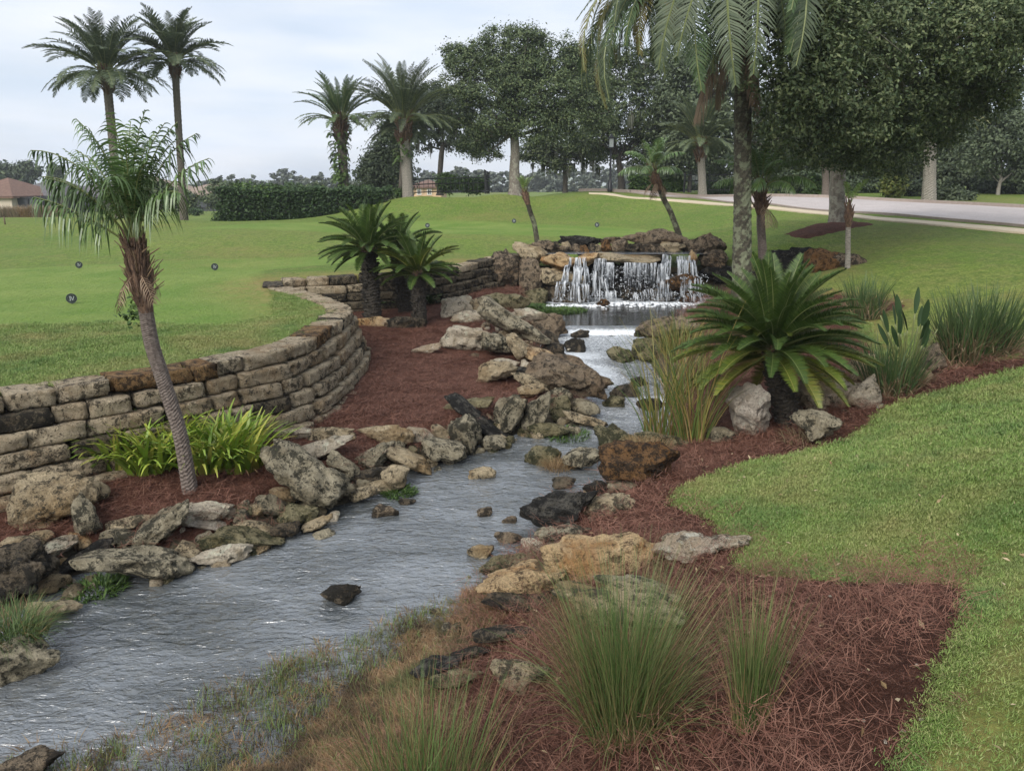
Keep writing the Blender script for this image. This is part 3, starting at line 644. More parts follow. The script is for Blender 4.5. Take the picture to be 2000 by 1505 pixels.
LB = 'rocks lining the left bank of the stream'; RB = 'rocks lining the right bank of the stream'; ST = 'stones standing in the stream'; WF = 'rocks of the waterfall'; MU = 'stones lying in the pine straw'
ROCKS = [
# upper left bank, from the pool down
(868,588,918,622,'pale',0,'cream rock at the upper end of the left bank rocks, nearest the sagos',LB),
(905,586,958,618,'tan',-5,'tan rounded rock beside the cream rock at the top of the left bank',LB),
(888,612,952,632,'pale',0,'low pale slab in front of the two cream rocks at the upper left bank',LB),
(950,577,1022,606,'moss',0,'flat green-grey mossy rock at the end of the straw bed by the pool',LB),
(1000,604,1062,636,'pale',8,'light rock between the big slanted grey boulder and the mossy pool edge',LB),
(936,600,1052,672,'grey',28,'large slanted dark grey boulder below the pool',LB),
(1045,624,1100,662,'brown',0,'brown jagged rock at the left end of the small weir',LB),
(874,642,952,690,'pale',5,'flat pinkish pale rock at the straw edge below the slanted grey boulder',LB),
(930,652,1006,704,'grey',15,'grey ridged rock under the slanted grey boulder',LB),
(1050,652,1086,676,'dark',0,'small dark wet rock at the water below the weir',LB),
(990,656,1030,712,'tan',-25,'pointed tan rock standing above the orange-topped rock',LB),
(1012,674,1082,712,'orange',18,'orange-topped rock above the great pitted boulder',LB),
(1060,676,1102,700,'dark',0,'low dark rock at the water edge above the great pitted boulder',LB),
(964,700,1008,722,'pale',10,'smooth tan stone above the black-edged rock on the left bank',LB),
(932,708,1004,754,'tan',-8,'tan rock with a black face beside the straw, left of the great pitted boulder',LB),
(992,714,1052,744,'black',5,'black rock under the tan stones left of the great pitted boulder',LB),
(1045,698,1187,790,'brown',12,'great round pitted brown boulder leaning over the stream bend',LB),
(1008,730,1074,774,'tan',25,'curved tan rock tucked under the great pitted boulder',LB),
(1070,762,1122,796,'grey',0,'small grey rock below the great pitted boulder',LB),
(1012,748,1058,784,'tan',-15,'lichened tan rock below the curved tan rock',LB),
(878,774,966,814,'moss',-8,'dark mossy rock at the foot of the straw bed above the leaning black slab',LB),
(888,796,992,868,'black',36,'long black slab leaning down towards the water',LB),
(962,772,1030,858,'grey',30,'tall grey striped rock behind the leaning black slab',LB),
(1020,780,1072,850,'grey',35,'steep lichened rock in the middle of the lower point of the left bank',LB),
(1066,776,1120,824,'moss',10,'greenish block at the lower point of the left bank',LB),
(1116,780,1168,818,'grey',15,'pebbly grey rock at the tip of the lower point',LB),
(1108,808,1178,838,'tan',14,'low tan rock at the waterline on the tip of the lower point',LB),
(1040,828,1112,858,'moss',6,'low mossy rock at the waterline behind the cress',LB),
(882,818,944,892,'grey',-8,'upright triangular grey-green rock at the waterline by the leaning slab',LB),
(942,852,984,886,'grey',10,'small rock at the water beside the triangular rock',LB),
(842,836,882,874,'tan',-6,'small upright tan rock left of the triangular rock',LB),
(790,836,848,876,'pale',12,'pale rock with a green stain on top, on the lower left bank',LB),
(712,828,798,876,'tan',5,'rounded tan and black rock half covered by straw',LB),
(830,862,904,914,'grey',10,'round grey-green rock at the waterline, right of the rough tan pair',LB),
(752,868,834,934,'tan',28,'rough tan rock sloping to the water in the middle of the lower left bank',LB),
(692,870,770,934,'grey',-12,'rough lichened rock beside the tan rock sloping to the water',LB),
(746,908,800,964,'tan',-20,'tan rock with a dark hollow at the waterline',LB),
(668,922,756,958,'dark',0,'low dark mossy rock behind the cress at the waterline',LB),
(716,942,766,966,'tan',0,'small brown stone at the waterline under the dark hollow',LB),
(682,954,736,984,'tan',-6,'flat tan stone at the waterline right of the great leaning boulder',LB),
(644,888,702,942,'grey',30,'ridged grey rock behind the great leaning boulder',LB),
(570,854,684,908,'pale',-16,'pale tan rock with an arched top behind the great leaning boulder',LB),
(600,834,682,868,'tan',4,'flat peach-coloured rock at the edge of the straw above the great leaning boulder',LB),
(496,834,622,866,'pale',6,'long flat pale rock lying in the straw right of the lily clump',LB),
(500,962,562,1022,'grey',30,'speckled lichen rock left of the great leaning boulder',LB),
(526,950,576,994,'tan',20,'smooth tan rock at the straw edge left of the great leaning boulder',LB),
(556,986,624,1038,'moss',8,'mossy rock below the speckled lichen rock',LB),
(592,1012,642,1042,'tan',-22,'long tan stone at the waterline under the great leaning boulder',LB),
(430,990,470,1018,'pale',8,'small pale stone at the straw edge left of the speckled lichen rock',LB),
(486,986,518,1022,'tan',25,'small upright tan stone beside the speckled lichen rock',LB),
(470,1016,542,1060,'tan',10,'smooth rounded tan rock above the waterline in the middle of the near left bank',LB),
(536,1026,580,1056,'dark',0,'small dark stone at the waterline right of the rounded tan rock',LB),
(354,986,442,1030,'pale',5,'light flat-topped rock at the straw edge above the white rock',LB),
(378,1012,434,1046,'white',10,'whitest rock of the near left bank',LB),
(376,1030,532,1094,'moss',8,'low green-grey rock arching over the dark hollow at the waterline',LB),
(392,1074,480,1106,'pale',0,'speckled pale rock at the waterline under the arching rock',LB),
(342,1076,390,1106,'tan',0,'small rock at the waterline left of the speckled pale rock',LB),
(272,990,376,1084,'grey',-35,'steep tan and grey rock leaning against the great dark bank boulder',LB),
(218,1008,296,1040,'tan',4,'flat brown rock half sunk in the straw of the near left bank',LB),
(210,1030,276,1078,'grey',15,'upright grey rock behind the great dark bank boulder',LB),
(176,1062,350,1156,'grey',12,'great dark lichened bank boulder at the waterline of the near left bank',LB),
(138,1058,232,1116,'black',-20,'black hollowed rock left of the great dark bank boulder',LB),
(132,1040,188,1080,'orange',10,'blocky tan-orange stone near the left edge of the near left bank',LB),
(66,1052,148,1112,'pale',-18,'light grey rock beside the tan-orange stone',LB),
(66,1040,100,1068,'tan',0,'small upright tan stone below the big shell-shaped rock',LB),
(8,1050,72,1086,'tan',0,'low tan rock on top of the dark corner boulder',LB),
(-30,1068,100,1186,'dark',8,'big dark boulder at the left edge of the photo',LB),
(76,1126,130,1162,'tan',0,'pale reddish stone in the gap right of the dark corner boulder',LB),
(56,1170,144,1218,'tan',6,'yellow-tan rock sitting in the water at the left edge',LB),
(-60,1262,84,1345,'grey',0,'grey rock under the tuft of grass at the left edge of the stream',LB),
# big left ones
(543,886,698,1016,'grey',38,'great leaning boulder with a black streak, the largest rock of the left bank',LB),
(30,938,190,1046,'tan',-6,'big tan shell-shaped rock in the straw near the left edge',LB),
(146,974,204,1062,'grey',10,'grey pitted rock leaning on the big shell-shaped rock',LB),
# right bank
(1188,868,1312,958,'rust',-6,'rusty brown rock topped with orange needles on the right bank',RB),
(1022,954,1158,1058,'black',-14,'black block standing at the waterline of the right bank',RB),
(1144,962,1232,1018,'tan',-20,'slanted tan slab behind the black block',RB),
(1186,938,1242,966,'grey',-8,'grey rock between the black block and the rusty rock',RB),
(1146,944,1194,970,'dark',0,'dark stone behind the black block',RB),
(1054,1024,1140,1062,'grey',-6,'broken grey rock under the slanted tan slab',RB),
(1024,1054,1062,1088,'pale',-10,'small pale stone at the waterline above the orange rock',RB),
(1070,1058,1262,1140,'orange',-4,'long orange and grey rock at the back of the ring of near rocks',RB),
(952,1098,1104,1188,'orange',-14,'bright orange ledge rock overhanging the marsh',RB),
(940,1150,1070,1205,'dark',4,'dark hollow rock under the bright orange ledge',RB),
(1106,1148,1322,1262,'tan',6,'tan rock partly hidden behind the big grass clump',RB),
(1172,1126,1344,1176,'grey',6,'long grey-topped rock ending right of the big grass clump',RB),
(930,1090,1036,1140,'moss',-6,'low mossy rocks at the edge of the marsh beside the orange ledge',RB),
(1286,1048,1388,1106,'white',-8,'knobbly white rock in the straw beside the lawn, the left of the pair',MU),
(1362,1044,1460,1086,'pale',-14,'flatter white rock in the straw beside the lawn, the right of the pair',MU),
(924,1218,1032,1268,'dark',-10,'dark rough rock in the dead grass below the orange ledge',RB),
(814,1284,900,1338,'black',-14,'black rock in the dead grass of the marsh, the leftmost of three',RB),
(874,1266,946,1300,'dark',-16,'dark low rock between the two black marsh rocks',RB),
(842,1310,940,1356,'moss',-8,'mossy rock in front of the black marsh rock',RB),
(972,1308,1060,1374,'tan',0,'pale rock faintly seen behind the stems of the big grass clump',RB),
(-60,1500,95,1560,'brown',0,'brown rock just showing in the bottom left corner',RB),
# right, about the sago
(1418,750,1512,862,'white',-18,'large pale lichened rock left of the near sago trunk',RB),
(1544,724,1630,816,'pale',10,'pale broken rock right of the near sago trunk',RB),
(1604,742,1672,806,'white',-12,'whitish cleft rock in the middle of the row right of the near sago',RB),
(1662,744,1712,804,'pale',8,'pale rock at the right end of the row beside the near sago',RB),
(1550,808,1632,872,'grey',8,'grey rock half under ferns right of the near sago trunk',RB),
(1668,708,1730,760,'tan',0,'light tan rock between the sago row and the bird of paradise',RB),
(1790,684,1840,742,'brown',6,'brown rock between the bird of paradise and the large iris clump',RB),
(1772,724,1812,758,'tan',-10,'small tan rock at the foot of the bird of paradise',RB),
(1250,620,1352,678,'brown',-12,'brown rock on the right bank opposite the weir, behind the reeds',RB),
(1240,668,1300,710,'moss',4,'mossy rock at the waterline of the right bank behind the reeds',RB),
(1384,838,1432,866,'grey',0,'small grey rock between the reeds and the pale lichened rock',RB),
(1252,852,1330,884,'moss',0,'dark mossy rock at the foot of the reeds',RB),
# in the stream
(636,1142,702,1184,'dark',6,'dark square rock alone in the near stream',ST),
(732,988,772,1010,'brown',0,'small brown rock in the stream right of the great leaning boulder',ST),
(782,974,808,986,'dark',0,'tiny dark rock upstream of the small brown rock',ST),
(916,1066,958,1090,'tan',0,'small tan rock in the near stream below the black block',ST),
(970,1040,1014,1060,'brown',0,'flat brown rock in the stream just left of the black block',ST),
(922,916,962,936,'tan',0,'tan rock in the middle of the stream with water running over it',ST),
(936,992,962,1008,'brown',0,'reddish stone breaking the surface in the middle of the stream',ST),
(984,1010,1006,1022,'brown',0,'tiny reddish stone left of the black block in the stream',ST),
(1030,876,1092,912,'moss',0,'rounded greenish rock holding the dead grass tuft, on its left',ST),
(1090,872,1170,926,'grey',-18,'grey rock holding the dead grass tuft, on its right',ST),
(1082,936,1118,956,'dark',0,'dark stone in the stream above the black block',ST),
(1162,836,1226,880,'moss',0,'broad mossy rock in the stream by the reeds',ST),
(1218,850,1290,884,'moss',4,'mossy rock against the right bank next to the broad mossy rock',ST),
(1192,754,1242,778,'dark',-4,'dark stone in the stream right of the great pitted boulder',ST),
(1182,776,1216,796,'moss',0,'low stone in the stream below the dark one beside the pitted boulder',ST),
(1108,664,1142,688,'dark',0,'pointed dark rock in the white water below the weir',ST),
(1192,684,1236,708,'moss',0,'mossy rock in the rapids below the weir',ST),
(1230,738,1262,754,'dark',0,'small dark rock in the rapids behind the reeds',ST),
(1116,648,1146,660,'dark',0,'low dark stone just under the lip of the weir',ST),
(1250,782,1290,802,'dark',0,'small dark rock in the stream between the reeds',ST),
# in the straw
(700,622,772,640,'orange',2,'flat orange flagstone in the straw below the sagos',MU),
(762,624,822,644,'dark',2,'flat dark flagstone joined to the orange one in the straw',MU),
(812,674,862,694,'white',-6,'small white flat rock in the middle of the straw bed',MU),
]
for x0, y0, x1, y1, mat, tilt, label, grp in ROCKS:
    st = grp == ST
    rock_px(x0, y0, x1, y1, mat, tilt, label, grp, sink=.5 if st else .2, rough=.085 if (x1-x0) > 60 else .06)
# cobbles wedged among the bank rocks, too alike to tell apart
def cobbles(n, line, spread, mats, label, smin, smax, group):
    pl = catmull([G(a, b) for a, b in line], 10)
    for k in range(n):
        q = pl[random.randrange(len(pl))]; x = q[0]+random.gauss(0, spread); y = q[1]+random.gauss(0, spread); s = random.uniform(smin, smax)
        mt = random.choice(mats); ad = {'tan': 'Tan', 'grey': 'Grey lichened', 'pale': 'Cream-coloured', 'moss': 'Green mossy', 'brown': 'Brown'}[mt]; z = max(Hs(x, y), float(Wl(y))-.04)
        add_rock('cobble', (x, y, z+s*.15), (s, s*random.uniform(.6, .9), s*random.uniform(.5, .8)), mt, (random.uniform(-.5, .5), random.uniform(-.5, .5), random.uniform(0, 6)), 3, label=ad+' '+label, cat='cobble', group=ad.lower()+' '+group, rough=.11)
cobbles(75, [(150,1130),(330,1110),(480,1050),(600,1010)], .2, ['tan','grey','pale','moss'], 'cobble wedged between the boulders of the near left bank', .09, .28, 'cobbles of the near left bank')
cobbles(70, [(690,960),(790,915),(900,880),(1000,850),(1110,826)], .18, ['tan','grey','moss'], 'cobble among the rocks of the middle left bank', .1, .32, 'cobbles of the middle left bank')
cobbles(75, [(1060,780),(1020,720),(1040,690),(1000,640),(960,625)], .3, ['pale','grey','tan','brown'], 'cobble among the rocks of the upper left bank', .1, .28, 'cobbles of the upper left bank')
cobbles(60, [(1160,960),(1120,1030),(1050,1075),(960,1130),(900,1230),(840,1320)], .14, ['grey','tan','moss'], 'cobble along the foot of the right bank rocks', .06, .16, 'cobbles of the right bank')
cobbles(22, [(1250,700),(1290,660),(1340,630)], .25, ['brown','moss','grey'], 'cobble on the right bank behind the reeds', .12, .3, 'cobbles behind the reeds')
cobbles(20, [(1500,770),(1560,790),(1640,800),(1720,770),(1790,740)], .2, ['pale','tan','grey'], 'cobble in the rock row beside the near sago', .1, .22, 'cobbles beside the near sago')

# ------------------------------------------------------------------ the waterfall
WR = [ # x0,y0,x1,y1,mat,tilt,Y,label
(1100,458,1174,488,'black',6,22.7,'dark domed boulder on top of the waterfall wall, the left of the crown'),
(1172,461,1232,478,'brown',3,22.7,'thin slab on top of the waterfall between the two crown boulders'),
(1224,451,1326,484,'brown',2,22.8,'widest brown boulder crowning the waterfall'),
(1174,474,1192,497,'rust',0,22.5,'upright reddish stone under the thin crown slab'),
(1190,473,1224,497,'brown',0,22.4,'round reddish stone under the thin crown slab'),
(1222,478,1246,496,'dark',0,22.4,'small dark stone under the left end of the widest crown boulder'),
(1244,480,1292,497,'brown',0,22.4,'flat brown stone under the widest crown boulder'),
(1288,476,1332,497,'tan',0,22.4,'tan patterned stone under the right end of the widest crown boulder'),
(1326,468,1360,498,'brown',-20,22.5,'leaning stone between the widest crown boulder and the right corner boulder'),
(1348,461,1414,502,'brown',-6,21.9,'big right corner boulder at the top of the waterfall'),
(1360,490,1414,530,'brown',8,21.5,'round boulder under the right corner boulder'),
(1372,522,1428,556,'black',0,21.5,'black rock at the right foot of the waterfall corner'),
(1400,530,1452,590,'dark',0,21.6,'dark rock behind the left fronds of the near sago'),
(1334,495,1362,534,'orange',20,21.5,'reddish wet rock beside the right cascade'),
(1034,472,1082,498,'brown',4,22.2,'brown rough stone at the foot of the leaning bare palm'),
(1074,478,1116,500,'brown',10,22.4,'brown stone left of the dark domed crown boulder'),
(1004,476,1068,524,'tan',16,21.3,'tan-topped black boulder at the upper left corner of the waterfall'),
(1058,496,1120,534,'orange',10,21.1,'orange smooth rock left of the left cascade'),
(1112,491,1174,528,'orange',-12,21.2,'orange-brown wet rock right of the left cascade'),
(956,500,1024,576,'brown',10,21.0,'great pitted brown boulder where the retaining wall meets the waterfall'),
(1008,510,1060,582,'brown',-6,20.9,'second pitted boulder right of the great one, split by a dark crack'),
(1052,528,1134,566,'tan',6,20.9,'tan shelf rock with the left cascade running over it'),
(1062,560,1152,598,'dark',0,20.8,'dark wet rock at the foot of the left cascade'),
(1290,536,1360,578,'rust',-10,20.8,'brown rock standing in the cascade at the right of the waterfall'),
(1330,568,1366,596,'rust',0,20.7,'small rusty rock at the right foot of the waterfall'),
(1210,566,1262,592,'dark',0,21.1,'dark step rock in the middle of the waterfall'),
(1258,564,1312,592,'dark',4,21.1,'dark step rock in the right half of the waterfall'),
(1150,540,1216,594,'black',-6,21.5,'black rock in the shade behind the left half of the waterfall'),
(1020,566,1064,600,'moss',0,20.6,'low mossy rock at the left end of the pool'),
(1166,586,1192,600,'rust',0,20.2,'small brown stone in the pool before the waterfall'),
(1500,483,1598,546,'black',6,19.6,'black block of rock on the bank right of the tall near palm'),
(1566,496,1642,542,'rust',0,19.0,'rusty pitted rock right of the black block'),
(1626,502,1684,542,'brown',0,18.8,'brown rock at the foot of the thin white-stemmed palm'),
(1470,520,1520,566,'dark',0,19.2,'dark rock between the two palm trunks'),
]
for x0, y0, x1, y1, mat, tilt, Y, label in WR:
    rock_px(x0, y0, x1, y1, mat, tilt, label, WF, Y=Y, sink=.1, dk=1.0, rough=.1, gro=1.28)
for k in range(22):
    x = .5+k*.245+random.uniform(-.06, .06); s_ = random.uniform(.26, .46)
    add_rock('rock', (x, 22.62+random.uniform(-.1, .1), 1.72+random.uniform(-.03, .12)), (s_, s_*.9, s_*random.uniform(.7, 1.)), random.choice(['brown', 'brown', 'dark', 'tan', 'rust']), (0, random.uniform(-.2, .2), random.uniform(0, 6)), 4, label='small stone in the low rim behind the upper pool of the waterfall', cat='rock', group='small rim stones behind the upper pool')
lip = add_rock('ledge', (3.1, 21.85, 1.58), (2.3, 1.3, .30), 'tan', lvl=5, blocky=1, rough=.05, label='wide wet ledge stone that the middle of the waterfall runs over', cat='rock', group=WF)
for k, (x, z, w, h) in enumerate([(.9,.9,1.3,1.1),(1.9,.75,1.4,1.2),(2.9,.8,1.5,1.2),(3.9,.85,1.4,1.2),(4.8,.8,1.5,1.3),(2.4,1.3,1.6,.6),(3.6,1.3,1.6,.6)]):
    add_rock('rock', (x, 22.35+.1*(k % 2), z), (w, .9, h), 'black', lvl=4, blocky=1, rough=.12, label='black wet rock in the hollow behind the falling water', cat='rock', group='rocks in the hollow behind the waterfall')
def fall_mat():
    m = NT('falling water'); n = m.noise(1.0, 4, .6, m.pos((26, 4, 2.2)))
    m.col(m.ramp(n, (.3, (.40,.47,.55)), (.6, (.92,.95,.98)))); m.set(Roughness=.25, Alpha=1.)
    t = m.n('ShaderNodeBsdfTransparent'); x = m.n('ShaderNodeMixShader'); m.l(m.ramp(n, (.38, .0), (.62, .7)), x.inputs[0])
    m.l(t.outputs[0], x.inputs[1]); m.l(m.b.outputs[0], x.inputs[2]); m.l(x.outputs[0], m.o.inputs['Surface']); return m.m
M['fall'] = fall_mat()
def strands(name, n, path, spread, w, label, jz=.1, drops=0, dsp=.2, skip=0.):
    """ribbons of water that follow path(u, t), u across, t down, broken up and flicked forward"""
    m = MB(); rs = random.Random(len(name)+n)
    for k in range(n):
        u = rs.random(); t0 = max(0, rs.gauss(0, jz)); t1 = min(1, rs.uniform(.25, 1.1)); ww = w*rs.uniform(.35, 1.3); ph = rs.uniform(0, 6); oy = rs.uniform(-.04, .03)
        if vnoise(np.array([u*9, 0, 3.]), 4) < skip: continue
        S = 9; vs = []
        for i in range(S+1):
            t = t0+(t1-t0)*i/S; p = path(u+.004*math.sin(ph+i*1.3), t); wi = ww*(.5+.8*math.sin(math.pi*min(1, .15+i/S)))*.5
            vs += [(p[0]-wi, p[1]+oy, p[2]), (p[0]+wi, p[1]+oy+.01, p[2])]
        m.add(vs, [(2*i, 2*i+1, 2*i+3, 2*i+2) for i in range(S)])
    for k in range(drops):
        u = rs.random(); t = rs.uniform(.3, 1); p = np.array(path(u, t))+np.array([rs.gauss(0, dsp*.5), -abs(rs.gauss(0, dsp)), rs.gauss(0, dsp*.35)]); s = rs.uniform(.003, .010)
        if p[2] < .5: continue
        m.box(p, (s, s, s*rs.uniform(1, 2.5)), 0, Matrix.Rotation(rs.uniform(0, 3), 3, 'Y'))
    return m
def arc(x0, x1, y0, z0, y1, z1, fw=.0):
    def f_(u, t):
        a = float(vnoise(np.array([u*5+x0, z0*3, .5]), 7)); b = float(vnoise(np.array([u*7+x0*3, z0, 2.5]), 9))
        return (x0+(x1-x0)*u+.05*a*t, y0+.10*a+(y1-y0)*(t**.6)-fw*math.sin(math.pi*t), z0+.10*b*(z0 < 1.4)+(z1-z0)*t**1.7)
    return f_
f = strands('waterfall', 620, arc(2.35, 4.1, 21.28, 1.52, 21.1, .84), .1, .013, '', .04, 500, .1, -.32)
def cascade(xa, xb, xc, xd, y0, z0, y1, z1, st=3):
    def f_(u, t):
        ph = float(vnoise(np.array([u*4, xa, .5]), 17))*3; a = float(vnoise(np.array([u*6, t*2.2+xa, 1.5]), 19))
        x = (xa+(xb-xa)*u)*(1-t)+(xc+(xd-xc)*u)*t+.13*a; k = t+.11*math.sin(2*math.pi*st*t+ph)
        return (x, y0+(y1-y0)*(t+.10*math.cos(2*math.pi*st*t+ph))-.05*a, z0+(z1-z0)*min(1, max(0, k)))
    return f_
for a, n_, w_, jz_, sk in ((arc(2.3, 4.6, 21.1, .84, 20.75, .5), 300, .015, .25, -.25), (cascade(4.0, 4.95, 3.75, 5.4, 21.45, 1.72, 20.6, .5), 560, .017, .5, -.2), (cascade(1.5, 1.95, .95, 2.3, 21.2, 1.66, 20.25, .5), 330, .016, .45, -.2), (cascade(2.2, 2.5, 1.9, 2.8, 21.35, 1.62, 20.8, .5, 2), 130, .016, .4, -.5)):
    g_ = strands('w', n_, a, .1, w_, '', jz_, n_//2, .12, sk); b_ = len(f.v); f.v += g_.v; f.f += [tuple(b_+i for i in q) for q in g_.f]; f.m += g_.m
tag(f.obj('waterfall', M['fall'], smooth_=True), 'white waterfall tumbling in strands over the ledge and the side rocks into the pool', 'waterfall', kind='stuff')
# foam where it lands, as ridged little crests on the pool
mf = MB(); rs_ = random.Random(4)
for k in range(520):
    x = rs_.uniform(.9, 5.2); y = 20.72-abs(rs_.gauss(0, .32)) if x > 2.2 else 20.3-abs(rs_.gauss(0, .12)); s = rs_.uniform(.015, .05)
    mf.box((x, y, .505+rs_.uniform(0, .03)), (s, s*.6, s*rs_.uniform(.15, .6)), 0, Matrix.Rotation(rs_.uniform(0, 3), 3, 'Z'))
M['foam'] = plain('white foam', (.78,.81,.84), .5)
tag(mf.obj('foam', M['foam']), 'white foam along the foot of the waterfall', 'foam', kind='stuff')

# ------------------------------------------------------------------ the dry stone retaining wall
wall = empty('retaining_wall', tuple(WP[25]*np.array([1, 1, 0])+np.array([0, 0, .3]))); tag(wall, 'curved dry stone retaining wall of five rough limestone courses holding up the tee', 'wall')
WO = np.array(wall.location)
seg = np.linalg.norm(np.diff(WP[:, :2], axis=0), axis=1); arcl = np.concatenate([[0], np.cumsum(seg)])
tg = np.gradient(WP[:, :2], axis=0); tg /= np.linalg.norm(tg, axis=1)[:, None]; outn = np.column_stack([tg[:, 1], -tg[:, 0]])
def wall_at(s):
    x = np.interp(s, arcl, WP[:, 0]); y = np.interp(s, arcl, WP[:, 1]); z = np.interp(s, arcl, WP[:, 2]); nx_ = np.interp(s, arcl, outn[:, 0]); ny_ = np.interp(s, arcl, outn[:, 1])
    l = math.hypot(nx_, ny_); return np.array([x, y, z]), np.array([nx_/l, ny_/l])
import bmesh
def stone_mesh(k, mat):
    b = bmesh.new(); bmesh.ops.create_cube(b, size=1.); bmesh.ops.subdivide_edges(b, edges=b.edges[:], cuts=5, use_grid_fill=True); b.verts.ensure_lookup_table()
    v = np.array([x.co[:] for x in b.verts]); f = [[q.index for q in x.verts] for x in b.faces]; b.free()
    m_ = np.sort(np.abs(v), axis=1); n = v/np.linalg.norm(v, axis=1)[:, None]
    e = smooth(.38, .5, m_[:, 1]); v = v-n*(.035*e)[:, None]
    q = v*np.array([2.2, 1.2, .9])
    v = v+n*(.085*fbm(q*2.0+k*7, k, 3)+.05*fbm(q*5+k, k+4, 3)-.06*np.clip(fbm(q*3.5+k*3, k+8, 2)-.15, 0, 1))[:, None]
    return mesh_np('stone', v, np.array(f), [M[mat]])
SM = [stone_mesh(k, 'wall') for k in range(12)]; SO = [stone_mesh(k+20, 'wallorange') for k in range(3)]; SD = [stone_mesh(k+30, 'walldark') for k in range(8)]
rw = random.Random(11); nst = 0
s_far = arcl[160]
for c in range(6):
    s = arcl[6]+rw.uniform(0, .4); hc = .188
    while s < arcl[-1]-.1:
        P0, n0 = wall_at(s); back = s > s_far
        dcam = math.hypot(P0[0], P0[1]); L_ = rw.choice((rw.uniform(.28, .5), rw.uniform(.5, .95))) if not back else rw.uniform(.45, .95)
        if abs(s-arcl[100]) < 2.6: L_ *= .62
        Q, n_ = wall_at(s+L_/2); zt = Q[2]-c*hc+.03; h_ = hc*rw.uniform(.93, 1.06)
        inward = s > arcl[118] and s < arcl[150]
        if not (c >= 5 and back) and not (inward and c > 1) and zt > Hs(Q[0]+n_[0]*.6, Q[1]+n_[1]*.6)-.02:
            h_ *= 1; o_ = c*.075-.12+rw.uniform(-.03, .03); d_ = .42
            x, y = Q[0]+n_[0]*(o_-.06), Q[1]+n_[1]*(o_-.06)
            pool = SD if (back and rw.random() < .8) or rw.random() < .05 else SM
            if (c == 0 and rw.random() < .10): pool = SO
            me_ = rw.choice(pool)
            st = link('stone', me_, wall, (x-WO[0], y-WO[1], zt-h_/2-WO[2]), (rw.uniform(-.04, .04), rw.uniform(-.03, .03), math.atan2(n_[1], n_[0])+math.pi/2+rw.uniform(-.06, .06)+(math.pi if rw.random() < .5 else 0)), (L_*.99, d_, h_*.985)); nst += 1
        s += L_+rw.uniform(.005, .03)
print('wall stones', nst)
# ------------------------------------------------------------------ leaves, crowns, trees
def leafcloud(c, size, asp=.5, up=.35, rs=None, n_out=None):
    rs = rs or rng; n = len(c)
    nrm_ = rs.normal(size=(n, 3)); nrm_[:, 2] = np.abs(nrm_[:, 2])*(1+up)
    if n_out is not None: nrm_ += n_out*1.1
    nrm_ /= np.linalg.norm(nrm_, axis=1)[:, None]
    a = np.cross(nrm_, rs.normal(size=(n, 3))); a /= np.linalg.norm(a, axis=1)[:, None]; b = np.cross(nrm_, a)
    s = (size*rs.uniform(.6, 1.3, n))[:, None]*.5
    v = np.stack([c+a*s, c+b*s*asp+nrm_*s*.15, c-a*s, c-b*s*asp+nrm_*s*.15], 1).reshape(-1, 3)
    return v, np.arange(n*4).reshape(n, 4)
def crown_pts(blobs, n, clus=.45, per=45, shell=.6, rs=None, flat=.7, moss=0.):
    """blobs: (x,y,z,rx,ry,rz). leaves gathered in sprays through each blob, denser at its shell, with gaps between"""
    rs = rs or rng; blobs = np.array(blobs, float); vol = (blobs[:, 3]*blobs[:, 5])**1.0; pr = vol/vol.sum()
    m = max(4, n//per); bi = rs.choice(len(blobs), m, p=pr); d = rs.normal(size=(m, 3)); d /= np.linalg.norm(d, axis=1)[:, None]
    r = np.where(rs.uniform(0, 1, m) < shell, rs.uniform(.78, 1.05, m), rs.uniform(.2, 1, m)**.5)
    r *= 1+.36*vnoise(d*2.6+bi[:, None]*3.7, 3)
    cc = blobs[bi, :3]+d*r[:, None]*blobs[bi, 3:6]
    cr_ = clus*rs.uniform(.5, 1.4, m); k = rs.integers(0, m, n)
    off_ = rs.normal(size=(n, 3))*np.array([1, 1, flat])*.55
    p = cc[k]+off_*cr_[k][:, None]
    return p, d[k]*.6+off_*.5
def limb(m, a, b, r0, r1, bend=.15, n=6, sides=6, mi=0):
    a = np.asarray(a, float); b = np.asarray(b, float); L_ = np.linalg.norm(b-a); o = rng.normal(size=3)*bend*L_*.5; o[2] = -abs(o[2])*.4
    pts = [a+(b-a)*t+o*math.sin(math.pi*t) for t in np.linspace(0, 1, n)]
    m.tube(pts, [r0+(r1-r0)*t for t in np.linspace(0, 1, n)], sides, mi, cap=False); return pts
